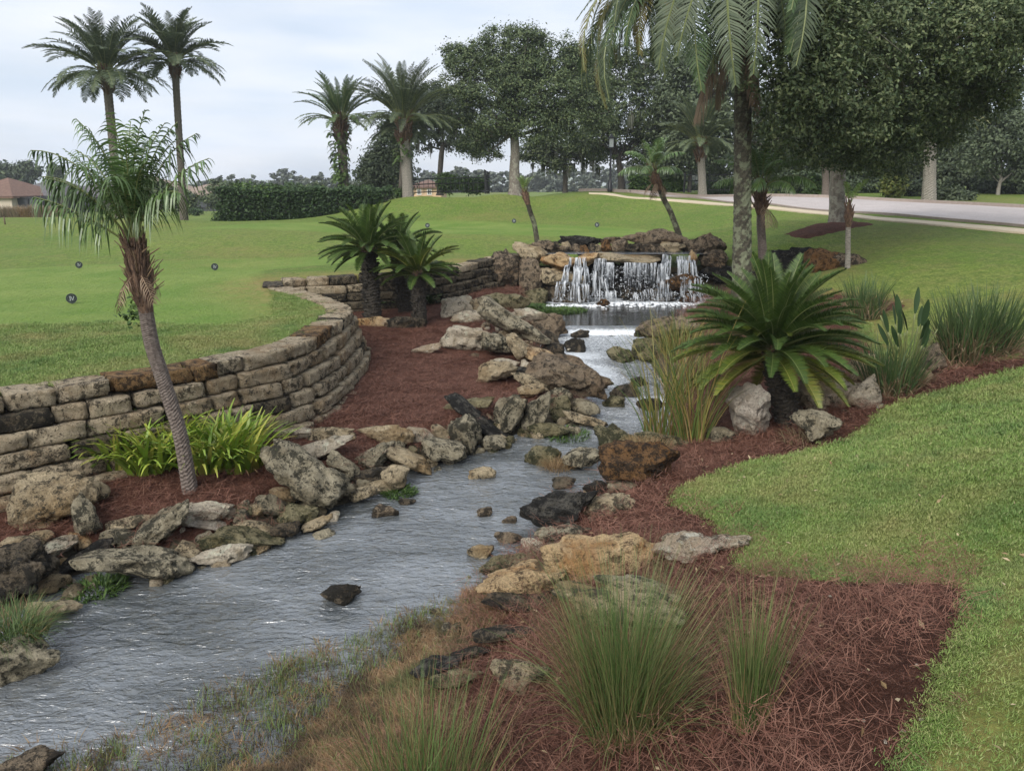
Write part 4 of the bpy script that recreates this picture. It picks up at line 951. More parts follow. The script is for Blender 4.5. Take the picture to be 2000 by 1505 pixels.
def tree(name, label, cat, Y, trunk, blobs_px, n, leaf, lm, bm, clus=.5, per=45, twigs=2, shell=.6, group=None, asp=.5, depth=.8, limbs=True, moss=0):
    """trunk: [(px,py,width px)...] from the base up; blobs in photo pixels, all about the distance Y"""
    tp = [PY(a, b, Y) for a, b, _ in trunk]; sc = F/(Y*CP+1); base = tp[0].copy(); g = Hs(base[0], base[1]); base[2] = min(base[2], g)
    t = empty(name, base); tag(t, label, cat, group); bl = []
    for q in blobs_px:
        c = PY(q[0], q[1], Y+(q[4] if len(q) > 4 else rng.uniform(-.3, .3)*q[2]/sc)); kf = c[1]/Y; bl.append([*(c-base), q[2]/sc*kf, q[2]/sc*depth*kf, q[3]/sc*kf])
    m = MB(); pts = [p-base for p in tp]; pts[0][2] -= .15; rad = [w/sc/2 for _, _, w in trunk]
    pp = catmull(pts, 5); rr = np.interp(np.linspace(0, 1, len(pp)), np.linspace(0, 1, len(rad)), rad); rr[0] *= 1.35; rr[1] *= 1.12
    m.tube(pp, list(rr), 14, cap=False, mod=lambda i, j, th: 1+.05*math.sin(th*5+i)+.03*math.sin(th*9))
    m.obj('trunk', M[bm], t)
    if limbs:
        lb = MB(); top = pp[-1]; r = rr[-1]*.75
        for q in bl:
            st = pp[random.randrange(max(1, len(pp)-4), len(pp))]; c = np.array(q[:3])
            ps = limb(lb, st, c, r*random.uniform(.5, .85), r*.18, .2)
            for k in range(twigs):
                d = rng.normal(size=3); d /= np.linalg.norm(d); e = c+d*np.array(q[3:6])*.9; s0 = ps[random.randrange(2, 5)]
                limb(lb, s0, e, r*.28, r*.05, .15, 5, 5)
        lb.obj('limbs', M[bm], t)
    p, no = crown_pts(bl, n, clus, per, shell); v, f_ = leafcloud(p, leaf, asp, n_out=no)
    link('crown', mesh_np('crown', v, f_, [M[lm]], False), t)
    if moss:
        p2, _ = crown_pts(bl, moss, clus*.4, 10, 1.); p2[:, 2] -= .2; w_ = rng.uniform(.02, .06, len(p2)); h_ = rng.uniform(.3, 1.2, len(p2))
        v = np.stack([p2+np.c_[w_, 0*w_, 0*w_], p2-np.c_[w_, 0*w_, 0*w_], p2-np.c_[w_*.3, 0*w_, h_], p2+np.c_[w_*.3, 0*w_, -h_]], 1).reshape(-1, 3)
        link('hanging_moss', mesh_np('hanging_moss', v, np.arange(len(v)).reshape(-1, 4), [M['mosshang']], False), t)['kind'] = 'stuff'
    return t
M['mosshang'] = leaf_mat('hanging moss', [(.06,.065,.045), (.10,.105,.075)], trans=0)

# oaks
tree('oak_tree', 'tallest dark oak in the middle distance, standing on the crest of the mound', 'tree', 50, [(1006,378,26),(1005,330,19),(1006,285,17),(1003,245,14)],
     [(995,95,62,38),(925,118,50,30),(1075,115,60,36),(960,170,66,42),(1060,180,80,50),(888,108,30,18),(905,170,40,28),(1130,180,52,42),(965,240,52,30),(925,275,40,20),(1045,240,60,30),(1112,235,52,28),(1030,72,36,16),(1128,110,30,20),(898,225,30,24),(1010,140,60,40),(950,300,34,12),(1165,215,34,26)], 92000, .155, 'oakleaf', 'oakbark', .40, 60, 3, shell=.75)
tree('oak_tree', 'oak behind the date palms with moss hanging from its low spreading crown', 'tree', 63, [(859,378,12),(859,345,10),(862,305,10),(866,280,8)],
     [(860,230,70,38),(820,225,50,45),(900,260,60,34),(935,270,40,28),(800,270,38,34),(845,190,50,34),(960,250,30,24),(880,200,50,30)], 26000, .2, 'darkleaf', 'darkbark', .42, 50, moss=500)
tree('broadleaf_tree', 'dense dark tree with foliage to the ground, left of the fuller date palm', 'tree', 58, [(752,382,8),(750,360,7),(752,330,6)],
     [(755,340,46,42),(730,345,30,30),(765,295,34,34),(770,255,24,22),(740,310,24,18),(718,338,18,14),(772,355,26,26)], 24000, .22, 'darkleaf', 'darkbark', .5, 40)
tree('oak_tree', 'small oak with a spreading low crown between the tallest oak and the lamp post', 'tree', 66, [(1104,376,10),(1104,345,9),(1103,320,9),(1102,305,7)],
     [(1060,290,36,24),(1100,280,50,30),(1150,285,40,26),(1030,300,22,16),(1085,320,30,12),(1165,305,26,16)], 14000, .24, 'oakleaf', 'darkbark', .5, 40, moss=200)
tree('oak_tree', 'large forked oak behind the lamp post with a wide dark crown', 'tree', 60, [(1214,374,16),(1213,350,12),(1210,325,11),(1207,305,9)],
     [(1190,150,60,45),(1235,200,70,55),(1160,205,55,50),(1290,230,60,55),(1210,265,80,40),(1150,265,40,36),(1270,290,50,34),(1300,170,60,60),(1175,120,50,34),(1320,260,50,50),(1240,135,60,40),(1320,110,60,50),(1150,160,44,36)], 60000, .2, 'oakleaf', 'darkbark', .42, 52, 3, moss=300)
# the near roadside oak, its crown runs out of the photo
tree('oak_tree', 'big near oak growing from the mulch oval between the lawn and the sidewalk', 'tree', 27.5, [(1635,440,36),(1635,400,29),(1636,340,27),(1640,300,25),(1645,270,20)],
     [(1575,130,80,75,-11.5),(1650,190,100,80,-10),(1570,235,75,55,-10),(1740,160,110,90,-8),(1700,265,80,55,-7),(1820,110,100,80,-7),(1610,50,90,70,-11),(1720,50,120,70,-9),(1850,190,80,60,-6),(1545,190,50,60,-11),(1670,285,70,34,-6),(1790,260,60,45,-5),(1900,60,110,70,-9),(1970,110,70,60,-8),(1570,0,80,60,-11),(1700,-40,140,70,-8),(1850,-40,140,70,-7),(1980,-20,100,90,-8),(1570,300,50,28,-5),(1850,255,34,26,-5),(1940,170,50,44,-7),(2080,60,120,100,-6),(1740,325,44,22,-3),(1640,110,90,60,-5),(1760,220,90,60,-2)],
     170000, .10, 'nearleaf', 'oakbark', .25, 60, 3, .82)
# trees and thickets across the road
WOOD = [(1345,57,[(1340,200,60,70),(1330,290,50,45),(1380,250,50,50)],'dark tree right of the forked oak, behind the leaning bare palm'),
        (1440,58,[(1440,240,70,80),(1400,150,60,60),(1420,310,60,34),(1470,290,50,40)],'dark tree behind the tall near palm'),
        (1540,60,[(1540,250,80,80),(1530,320,60,40),(1580,300,50,40)],'dark tree behind the near oak crown, left of its trunk'),
        (1690,58,[(1690,280,80,60),(1720,340,55,34),(1660,330,40,34)],'shadowy tree across the road just right of the near oak trunk'),
        (1790,60,[(1780,290,70,60),(1760,340,50,40)],'dark tree across the road behind the thick palm trunk'),
        (1890,56,[(1880,280,60,50),(1870,340,50,40),(1900,230,40,30)],'dark tree across the road left of the pale-stemmed tree')]
for x, Y, bl, lab in WOOD:
    tree('woodland_tree', lab, 'tree', Y, [(x,385,9),(x+3,350,7),(x,310,6)], bl, 15000, .28, 'woodleaf', 'darkbark', .6, 40, 1, group='trees in the wood across the road')
t = tree('woodland_tree', 'grey-green tree with several pale stems at the right edge of the photo', 'tree', 50, [(1948,397,9),(1950,370,7),(1956,345,5)], [(1960,270,60,50),(1920,300,44,40),(1990,320,40,40),(1975,235,50,30),(2040,290,60,60)], 18000, .22, 'woodleaf', 'palebark', .5, 40, 2, group='trees in the wood across the road')
# understorey
def bush(name, label, cat, px0, py0, px1, py1, Y, n, leaf, lm, dep=None, clus=.25, group=None, box=False):
    a = PY(px0, py1, Y); b = PY(px1, py0, Y); w = b[0]-a[0]; h = b[2]-a[2]; dp = dep or w*.6
    base = np.array([(a[0]+b[0])/2, Y, a[2]]); t = empty(name, base); tag(t, label, cat, group)
    if box:
        p = np.column_stack([rng.uniform(-.5, .5, n)*w, rng.uniform(-.5, .5, n)*dp, rng.uniform(0, 1, n)*h]); q = rng.uniform(0, 1, n)
        p[:, 1] = np.where(q < .5, -dp/2, p[:, 1]); p[:, 2] = np.where((q > .5) & (q < .85), h, p[:, 2]); p += fbm(p*1.3, 5, 3)[:, None]*.3+rng.normal(size=p.shape)*.07; no = p*0+np.array([0, -.3, .5])
        c_ = MB(); c_.box((0, 0, h*.46), (w*.48, dp*.42, h*.45)); c_.obj('branches', M['darkbark'], t)
    else:
        bl = [[rng.uniform(-.28, .28)*w, rng.uniform(-.2, .2)*dp, h*rng.uniform(.35, .62), w*.3, dp*.4, h*.38] for _ in range(7)]
        p, no = crown_pts(bl, n, clus, 30, .7)
        s_ = MB(); [limb(s_, (0, 0, 0), q[:3], .03, .01, .1, 4, 4) for q in bl]; s_.obj('stems', M['darkbark'], t)
    v, f_ = leafcloud(p, leaf, .55, n_out=no); link('foliage', mesh_np('foliage', v, f_, [M[lm]], False), t); return t
bush('shrub', 'light green rounded shrub left of the reddish palm trunk across the road', 'shrub', 1575, 340, 1612, 386, 46, 2500, .2, 'bushleaf')
bush('shrub', 'yellow-green drooping shrub across the road right of the near oak', 'shrub', 1718, 325, 1772, 384, 46, 3500, .2, 'limeleaf')
bush('shrub', 'low green shrub under the thick palm trunk across the road', 'shrub', 1830, 365, 1900, 400, 43, 2500, .2, 'woodleaf')
bush('shrub', 'dark low shrub between the yellow-green shrub and the thick palm trunk', 'shrub', 1755, 352, 1830, 392, 48, 4000, .2, 'darkleaf')
bush('shrub', 'dark low thicket at the right edge of the photo across the road', 'shrub', 1880, 340, 2060, 398, 52, 9000, .22, 'darkleaf')
bush('shrub', 'dark thicket left of the near oak trunk across the road', 'shrub', 1500, 330, 1640, 384, 54, 9000, .22, 'darkleaf')
bush('shrub', 'dark thicket right of the near oak trunk across the road', 'shrub', 1640, 335, 1760, 388, 55, 9000, .22, 'darkleaf')
bush('shrub', 'rounded bright green shrub behind the left part of the iron fence', 'shrub', 858, 334, 888, 374, 56, 3000, .2, 'bushleaf')
bush('shrub', 'wide light green shrub behind the right part of the iron fence', 'shrub', 884, 344, 950, 376, 55, 5000, .2, 'bushleaf')
bush('shrub', 'small shrub by the trunk of the fern-clad date palm pair', 'shrub', 770, 366, 800, 384, 50, 1200, .16, 'bushleaf')
bush('hedge', 'clipped hedge right of the lamp post on the far side of the road', 'hedge', 1228, 347, 1334, 374, 58, 6000, .2, 'bushleaf', dep=1.6, box=True)
bush('hedge', 'low clipped hedge behind the tall near palm across the road', 'hedge', 1378, 356, 1446, 378, 54, 3000, .2, 'hedgeleaf', dep=1.4, box=True)
bush('hedge', 'long dark clipped hedge on the left behind the upper tee', 'hedge', 437, 372, 760, 440, 45, 26000, .17, 'hedgeleaf', dep=2.2, box=True)
bush('shrub', 'lighter bush rising from the left end of the long dark hedge', 'shrub', 455, 358, 560, 400, 45, 5000, .17, 'bushleaf')
bush('shrub', 'small round shrub on the left lawn beside the left end of the hedge', 'shrub', 372, 408, 392, 424, 70, 900, .16, 'hedgeleaf')

# ------------------------------------------------------------------ palms
def frond_mesh(L, e0, bend, nl, ll, lw, vee, fwd, droop, lm, rm, seed, pet=.15, segs=2, rr=.014, prof=.35, jit=.1, side=0., power=1.4, ragged=0.):
    rs = np.random.default_rng(seed); N = 14; t = np.linspace(0, 1, N); e = e0-bend*t**power; ds = L/(N-1)
    x = np.concatenate([[0], np.cumsum(np.cos(e[:-1])*ds)]); z = np.concatenate([[0], np.cumsum(np.sin(e[:-1])*ds)]); y = side*L*t**2
    C_ = np.column_stack([x, y, z]); m = MB()
    m.tube(C_, [rr*(1.3-.95*q)*(1.7 if q < .06 else 1) for q in t], 4, 1, cap=False)
    for k in range(nl):
        q = pet+(1-pet)*(k+.5)/nl; p = np.array([np.interp(q, t, C_[:, i]) for i in range(3)]); p2 = np.array([np.interp(min(1, q+.02), t, C_[:, i]) for i in range(3)])
        T = p2-p if q < .98 else C_[-1]-C_[-2]; T = T/np.linalg.norm(T); S = np.array([-T[1], T[0], 0]); S /= np.linalg.norm(S)+1e-9; Nn = np.cross(T, S)
        if Nn[2] < 0 and abs(e0) < 1.7: pass
        for sd in (-1, 1):
            if rs.random() < ragged: continue
            v_ = vee+rs.normal()*jit; f_ = fwd+.5*max(0, q-.75)+rs.normal()*jit
            d = S*sd*math.cos(v_)*math.cos(f_)+T*math.sin(f_)+Nn*math.sin(v_)*math.cos(f_); d /= np.linalg.norm(d)
            uu = (q-pet)/(1-pet); l = ll*(prof+(1-prof)*math.sin(math.pi*min(1, .12+uu*.92))**.7)*rs.uniform(.85, 1.1)*(1-.35*max(0, uu-.8)/.2)
            w = T-d*np.dot(T, d); w /= np.linalg.norm(w)+1e-9; vs = []; g = np.array([0, 0, -1.])
            for s in range(segs+1):
                u = s/segs; c = p+d*l*u*(1-.25*droop*u)+g*l*droop*u*u
                ww = lw*.5*(1-.15*u if s < segs else 0)*(.75 if s == 0 else 1)
                vs += [c-w*ww, c+w*ww] if s < segs else [c]
            fs = [(2*i, 2*i+1, 2*i+3, 2*i+2) for i in range(segs-1)]+[(2*segs-2, 2*segs-1, 2*segs)]
            m.add(vs, fs, 0)
    return m.mesh('frond', [M[lm], M[rm]], False)
def trunk_obj(parent, pts, rad, mat, rings=60, bumps=.10, sides=18, name='trunk', spiral=5, cap=True):
    pp = catmull(pts, max(3, rings//(len(pts)-1))); rr = np.interp(np.linspace(0, 1, len(pp)), np.linspace(0, 1, len(rad)), rad); m = MB()
    def md(i, j, th): return 1+bumps*(((i*.5+spiral*th/(2*math.pi)+.5*(int(th*spiral*2) % 2)) % 1.0)-.4)+random.uniform(-.02, .02)
    m.tube(pp, list(rr), sides, 0, cap=cap, mod=md); return m.obj(name, M[mat], parent, smooth_=False)
def fronds(parent, top, specs, hand=.06, skipf=None):
    """specs: (mesh list, count, azimuth offset, scale lo, hi, roll, ring height)"""
    for ms, n, az0, s0, s1, zr in specs:
        for k in range(n):
            a = az0+2*math.pi*k/n+random.uniform(-.2, .2); s = random.uniform(s0, s1); me_ = ms[k % len(ms)]
            if skipf and skipf(a, me_): continue
            link('frond', me_, parent, (top[0]+math.cos(a)*hand, top[1]+math.sin(a)*hand, top[2]+zr+random.uniform(-.05, .05)), (random.uniform(-.2, .2), random.uniform(-.12, .12), a), (s, s, s))
def date_palm(label, Y, base_px, top_px, tw, Lf, nf, lm, group=None, lean=None, dead=0, trunk='palmbark', seed=1, droopy=.0, name='date_palm', nl=34, boots=True, ll=.36):
    b = PY(*base_px, Y); c = PY(*top_px, Y); sc = F/(Y*CP+1); b[2] = min(b[2], Hs(b[0], b[1])); t = empty(name, b); tag(t, label, 'palm tree', group)
    top = c-b; mid = top*.5+np.array([(lean or 0), 0, 0]); r = tw/sc/2
    trunk_obj(t, [np.array([0, 0, -.2]), mid*.5, mid, top*.8+mid*.0, top], [r*1.25, r, r*.95, r*.95, r*1.0], trunk, 90, .16)
    if boots:
        m = MB(); [m.tube([top+np.array([math.cos(a)*r*.8, math.sin(a)*r*.8, -z]), top+np.array([math.cos(a)*r*1.8, math.sin(a)*r*1.8, -z+r*1.6])], [r*.35, r*.16], 4) for a, z in [(random.uniform(0, 6.3), random.uniform(-.1, r*5)) for _ in range(60)]]
        m.obj('leaf_bases', M['pygbarkt'], t, False)
    hi = [frond_mesh(Lf, R(80-droopy*20), R(50), nl, ll, .06, .45, .55, .12, lm, 'rachis', seed+k, segs=2, rr=.02) for k in range(3)]
    md = [frond_mesh(Lf, R(50-droopy*25), R(62), nl, ll, .06, .35, .55, .2, lm, 'rachis', seed+10+k, rr=.02) for k in range(3)]
    lo = [frond_mesh(Lf*.95, R(18-droopy*20), R(68), nl, ll, .06, .2, .5, .3, lm, 'rachis', seed+20+k, rr=.02) for k in range(3)]
    fronds(t, top, [(hi, nf//3, .1, .7, 1., .1), (hi, nf//5, 1., .6, .9, .25), (md, nf//2, .3, .8, 1.05, .02), (lo, nf//3, .5, .8, 1.02, -.08), (lo, nf//6, .2, .7, .95, -.2)], r)
    if dead:
        dd = [frond_mesh(Lf*.45, R(-60), R(25), 16, .3, .034, .0, .9, 1., 'deadpalm', 'rachisb', seed+30+k) for k in range(2)]
        fronds(t, top, [(dd, dead, 0, .6, 1., -.35)], r)
    return t
def ferns(parent, c, rad, zr, n, lm='limepalm', seed=5):
    ms = [frond_mesh(.62, R(25), R(110), 16, .13, .05, .1, .3, .1, lm, 'rachis', seed+k, pet=.05) for k in range(3)]
    for k in range(n):
        a = random.uniform(0, 6.3); z = random.uniform(*zr); r = np.interp(z, *rad)
        link('fern', random.choice(ms), parent, (c[0]+math.cos(a)*r, c[1]+math.sin(a)*r, z), (random.uniform(-.3, .3), random.uniform(-.3, .5), a), (random.uniform(.5, 1.1),)*3)
date_palm('left and taller-trunked of the twin palms at the left, with a knobbly brown neck', 44, (233,412), (207,140), 16, 3.5, 70, 'palmgrey', 'twin tall palms at the left', seed=100, droopy=.45, ll=.55)
date_palm('right of the twin tall palms at the left, with a smooth slender neck', 46, (358,415), (341,118), 13, 3.0, 60, 'palmgrey', 'twin tall palms at the left', seed=130, droopy=.35, ll=.55)
t = date_palm('date palm with a column of ferns round its trunk, left of the mound', 50, (674,392), (665,232), 18, 2.9, 46, 'palmleaf', 'date palms on the mound', seed=160)
zt_ = PY(665,232,50)[2]-t.location.z; ferns(t, (-.2, 0), ([zt_-4.2, zt_-2.6, zt_-1.6, zt_-.8], [.12, .16, .24, .4]), (zt_-4.2, zt_-.7), 270, 'bushleaf')
t = date_palm('fuller date palm on the left shoulder of the mound, ferns under its crown', 48, (798,384), (788,232), 20, 3.7, 66, 'palmgrey', 'date palms on the mound', seed=190, trunk='palebark', ll=.45)
zt_ = PY(788,232,48)[2]-t.location.z; ferns(t, (-.25, 0), ([zt_-2.4, zt_-1.], [.2, .4]), (zt_-2.4, zt_-.9), 60, 'bushleaf')
date_palm('thin-trunked palm close behind the fuller date palm on the mound', 50, (779,384), (790,250), 9, 2.8, 30, 'palmgrey', 'date palms on the mound', seed=210, droopy=.5)
date_palm('silvery date palm across the road left of the tall near palm', 50, (1373,376), (1368,278), 15, 3.2, 60, 'palmgrey', 'date palms across the road', seed=220, trunk='palebark', droopy=.25, ll=.45)
date_palm('thick pitted palm trunk across the road, its crown hidden in the oak leaves', 42, (1815,386), (1818,225), 22, 3., 40, 'oldpalm', 'date palms across the road', seed=240, trunk='palebark', droopy=.4)
date_palm('reddish palm trunk just left of the near oak trunk across the road', 45, (1613,384), (1612,290), 13, 2.4, 36, 'palmleaf', 'date palms across the road', seed=250, trunk='pygbark', droopy=.3)
# the tall near palm: only the underside of its crown hangs into view
t = date_palm('tall near palm right of the waterfall, rough lichened trunk and hanging fronds', 17.8, (1452,548), (1452,-95), 32, 4.4, 12, 'palmgrey', seed=260, trunk='palmbarkl', droopy=.6, dead=10, nl=64, ll=.55)
hh = [frond_mesh(5.1, R(10), R(116), 90, .52, .034, .15, .5, .35, lm_, 'rachis', 280+k, rr=.03) for k, lm_ in enumerate(['palmgrey', 'oldpalm', 'palmgrey', 'palmleaf', 'palmleaf'])]
tp_ = PY(1452,-95,17.8)-np.array(t.location)
for k in range(56):
    a = math.radians(([180,200,165,225,150,250,190,145,270,205,175,210,235,160,275,200,188,262,245,216,185,172,205,148,255,268]+[195,178,168,222,242,190,208,152,232,265,192,176,200,218,255,268,245,228,215,202,238,262,186,274,252,210,230,195,182,248])[k]+random.uniform(-8, 8)); s = random.uniform(.55, 1.0)
    link('frond', hh[k % 5], t, (tp_[0]+.2*math.cos(a), tp_[1]+.2*math.sin(a), tp_[2]-.2), (random.uniform(-.25, .25), random.uniform(-.15, .25), a), (s, s, s))
h3 = [frond_mesh(2.2, R(-62), R(22), 22, .38, .034, .0, .9, 1.1, 'deadpalm', 'rachisb', 290+k, rr=.02) for k in range(3)]
fronds(t, tp_+np.array([0, 0, -1.3]), [(h3, 11, .3, .5, 1.1, -.1)], .15)

def pygmy(name, label, Y, path, tw, Lf, nf, lm, seed, crownz=0., bark='pygbark', boots=30, dead=0, droopy=0., nl=26, ll=.22, lw=.02, hi_only=False, group=None, neck=1.5, neckh=.45):
    pts = [PY(a, b, Y+(q[0] if q else 0)) for a, b, *q in path]; g = Hs(pts[0][0], pts[0][1]); base = pts[0].copy(); base[2] = min(g, base[2]); t = empty(name, base); tag(t, label, 'palm tree', group)
    sc = F/(Y*CP+1); r = tw/sc/2; pts = [p-base for p in pts]; pts = [pts[0]+np.array([0, 0, -.1])]+pts[1:]
    trunk_obj(t, pts, [r*1.15]+[r]*(len(pts)-2)+[r*.95], bark, 150, .22, 20, spiral=6)
    top = pts[-1]; d = top-pts[-2]; d /= np.linalg.norm(d)
    m = MB()
    for k in range(boots):
        a = random.uniform(0, 6.3); z = random.uniform(0, neckh); rr_ = r*np.interp(z, [0, .15, neckh], [.9, neck, 1.0]); o = np.array([math.cos(a), math.sin(a), 0]); c = top+d*z
        m.tube([c+o*rr_*.3, c+o*rr_*1.0+d*.04, c+o*rr_*(1.3+.5*random.random())+d*random.uniform(.08, .2)*(neckh/.45)], [r*.35, r*.26, r*.08], 4)
    m.tube([top-d*.02, top+d*neckh*.3, top+d*neckh*.8, top+d*(neckh+.1)], [r, r*neck, r*1.2, r*.4], 12)
    if boots: m.obj('leaf_bases', M['pygbarkt'], t, False)
    ct = top+d*neckh
    hi = [frond_mesh(Lf, R(83), R(48), nl, ll, lw, .25, .6, .35+droopy, lm, 'rachis', seed+k, pet=.22, segs=3, rr=.010) for k in range(3)]
    md = [frond_mesh(Lf, R(62), R(80), nl, ll, lw, .1, .55, .6+droopy, lm, 'rachis', seed+10+k, pet=.22, segs=3, rr=.010) for k in range(3)]
    lo = [frond_mesh(Lf, R(35), R(90), nl, ll, lw, .0, .5, .8+droopy, lm, 'rachis', seed+20+k, pet=.22, segs=3, rr=.010) for k in range(3)]
    sp = [(hi, max(2, nf//3), .2, .7, 1., 0)]
    if not hi_only: sp += [(md, nf//3, .5, .85, 1.05, -.03), (lo, nf//3, .1, .8, 1.05, -.08)]
    fronds(t, ct, sp, r*.7)
    if dead:
        dd = [frond_mesh(Lf*.5, R(-30), R(60), 12, ll*.8, lw*.8, 0, .5, .8, 'deadpalm', 'rachisb', seed+40+k, segs=2, rr=.007) for k in range(3)]
        fronds(t, top+d*.2, [(dd, dead, .4, .6, 1.1, 0)], r)
    return t, ct
# the leaning palm in front of the wall, its fronds shaped one by one
t, ct = pygmy('leaning_palm', 'near leaning palm with feathery drooping fronds, rising out of the lily clumps', 7.85, [(372,958),(352,850),(318,740),(296,670),(285,606)], 25, 1.3, 0, 'pygmyleaf', 400, boots=130, dead=0, neckh=.62, neck=1.2)
spec = [ # azimuth, elevation at the start, bend, length, droop of the leaflets
 (182,66,78,1.50,1.0),(172,52,62,1.30,1.1),(188,34,26,1.10,1.2),(158,70,60,1.30,.9),(204,58,60,1.10,1.0),(90,86,30,1.35,.6),(268,87,26,1.40,.6),(300,84,50,1.20,.5),
 (8,70,52,1.45,.8),(-6,56,48,1.35,.9),(354,78,40,1.40,.6),(340,64,95,1.00,1.1),(22,76,40,1.45,.6),(120,76,60,1.20,.8),(235,74,60,1.05,.9),
 (282,78,100,1.05,1.),(320,78,70,1.10,.7),(60,82,44,1.30,.6),(176,80,44,1.45,.8),(2,84,26,1.45,.5),(196,82,36,1.3,.7)]
for k, (az, e0, bd, L_, dr) in enumerate(spec):
    me_ = frond_mesh(L_*.9, R(e0+3), R(bd), 30, .36, .017, .10, .5, dr, 'pygmyleaf' if k % 4 else 'palmleaf', 'rachis', 430+k, pet=.30, segs=4, rr=.010, jit=.2, power=2.0, ragged=.14)
    link('frond', me_, t, tuple(ct), (0, 0, R(az)))
dd_ = [frond_mesh(.42, R(-40), R(45), 10, .14, .012, 0, .5, .8, 'deadpalm', 'rachisb', 470+k, segs=2, rr=.006) for k in range(2)]
fronds(t, ct-np.array([0, 0, .25]), [(dd_, 5, .4, .6, 1.1, 0)], .07)
spk = MB()
for k in range(46):
    a = random.uniform(0, 6.3); z = random.uniform(.1, .6); o_ = np.array([math.cos(a), math.sin(a), 0]); c_ = ct-np.array([-.01, 0, .62-z]); spk.tube([c_+o_*.05, c_+o_*random.uniform(.14, .24)+np.array([0, 0, random.uniform(.08, .22)])], [.011, .004], 4)
spk.obj('stalk_stubs', M['rachisb'], t, False)
vine = MB(); 
v, f_ = leafcloud(np.array([PY(262+rng.normal()*14, 612+rng.normal()*12, 8.2+rng.normal()*.05)-np.array(t.location) for _ in range(130)]), .055, .7)
link('vine', mesh_np('vine', v, f_, [M['bushleaf']], False), t)
pygmy('small_palm', 'thin bare leaning palm with a spiky tuft, left of the waterfall top', 23.6, [(1051,478),(1044,440),(1036,415),(1031,398)], 9, .6, 24, 'limepalm', 470, boots=30, nl=18, ll=.15, lw=.018, hi_only=True, bark='palmbarkl', neckh=.35, neck=1.3)
pygmy('small_palm', 'thin leaning palm with a small drooping crown behind the waterfall crown', 23.6, [(1333,470),(1312,420),(1296,388),(1289,370)], 10, 1.05, 18, 'pygmyleaf', 490, boots=40, dead=5, nl=20, ll=.28, lw=.03, bark='palmbarkl', neckh=.6, neck=1.8)
pygmy('small_palm', 'lush arching palm just right of the tall near palm trunk', 18.6, [(1492,520),(1488,470),(1486,440),(1486,418)], 15, 1.35, 30, 'pygmyleaf', 510, boots=60, dead=3, nl=30, ll=.26, lw=.025, neckh=.65, neck=1.7, bark='pygbark', droopy=.1)
pygmy('small_palm', 'slim white-stemmed young palm by the rusty rocks', 18.4, [(1655,536),(1656,500),(1656,470),(1657,442)], 9, .72, 14, 'limepalm', 530, boots=50, nl=16, ll=.22, lw=.025, hi_only=True, bark='palebark', neckh=.5, neck=1.6)

# ------------------------------------------------------------------ sagos
def sago(label, Y, base_px, top_px, tw, Lf, specs, seed, nl=72, ll=.17, lw=.0145, dark=False, group='sago palms', rscale=1.):
    b = PY(*base_px, Y); b[2] = min(b[2], Hs(b[0], b[1])+.02); c = PY(*top_px, Y); t = empty('sago_palm', b); tag(t, label, 'sago palm', group); sc = F/(Y*CP+1.); r = tw/sc/2; top = c-b
    trunk_obj(t, [np.array([0, 0, -.1]), top*.3+np.array([.02, 0, 0]), top*.7, top], [r*1.1, r, r*.95, r*.9], 'sagobark', 60, .14, 20, spiral=8)
    m = MB()
    for k in range(300):
        a = random.uniform(0, 6.3); z = random.uniform(.0, 1.0); o = np.array([math.cos(a), math.sin(a), 0]); q = top*z
        m.tube([q+o*r*.7, q+o*r*random.uniform(1.15, 1.4)+np.array([0, 0, random.uniform(.01, .05)])], [.026*rscale, .010], 4)
    m.obj('leaf_bases', M['sagobark'], t, False)
    h = MB(); h.tube([top-[0, 0, .05], top+[0, 0, .08], top+[0, 0, .16]], [r*1.0, r*.8, r*.2], 12); h.obj('crown_bud', M['pygbarkt'], t, False)
    for (n, e0, bd, L_, mt, zr, pw) in specs:
        ms = [frond_mesh(Lf*L_, R(e0), R(bd), nl, ll, lw, .55, .45, .06, mt, 'rachisy' if mt != 'sago' else 'rachis', seed+int(e0*7)+k, pet=.10, segs=2, rr=.008*rscale, prof=.45, jit=.04, power=pw, side=(.08, -.06, .0)[k]) for k in range(3)]
        fronds(t, top, [(ms, n, random.uniform(0, 3), .88, 1.05, zr)], r*.5, (lambda a, m_: e0 < 12 and abs((math.degrees(a)-262+180) % 360-180) < 26 and random.random() < .8) if tw > 36 else None)
    return t
sago('largest sago palm, on the near right bank with yellowing lower fronds', 9.75, (1545,856), (1508,686), 42, 1.2,
     [(12,82,30,.95,'sago',.10,1.3),(16,68,42,1.,'sago',.08,1.3),(20,54,52,1.,'sago',.06,1.3),(22,38,52,1.,'sago',.03,1.3),(22,22,50,1.,'sago',.0,1.2),(20,9,40,1.,'sagomid',-.02,1.2),(12,-4,38,.92,'sagoold',-.05,1.1),(4,-18,40,.75,'sagoold',-.08,1.),(9,75,100,.5,'sagomid',.08,1.1)], 600)
sago('left and tallest sago of the clump in front of the far retaining wall', 16.6, (726,592), (719,486), 30, 1.02,
     [(10,78,35,.95,'sago',.05,1.3),(13,55,50,1.,'sago',.03,1.3),(14,34,52,1.,'sago',0,1.2),(14,14,45,.95,'sago',-.03,1.1),(8,-5,40,.8,'sago',-.05,1.)], 640, 40, .17, .022)
sago('leaning middle sago of the clump, half hidden behind the tallest', 17.6, (792,600), (776,492), 26, 1.02,
     [(8,70,35,.9,'sago',.05,1.3),(12,45,55,1.,'sago',.0,1.2),(12,20,50,1.,'sago',-.03,1.1)], 660, 38, .17, .022)
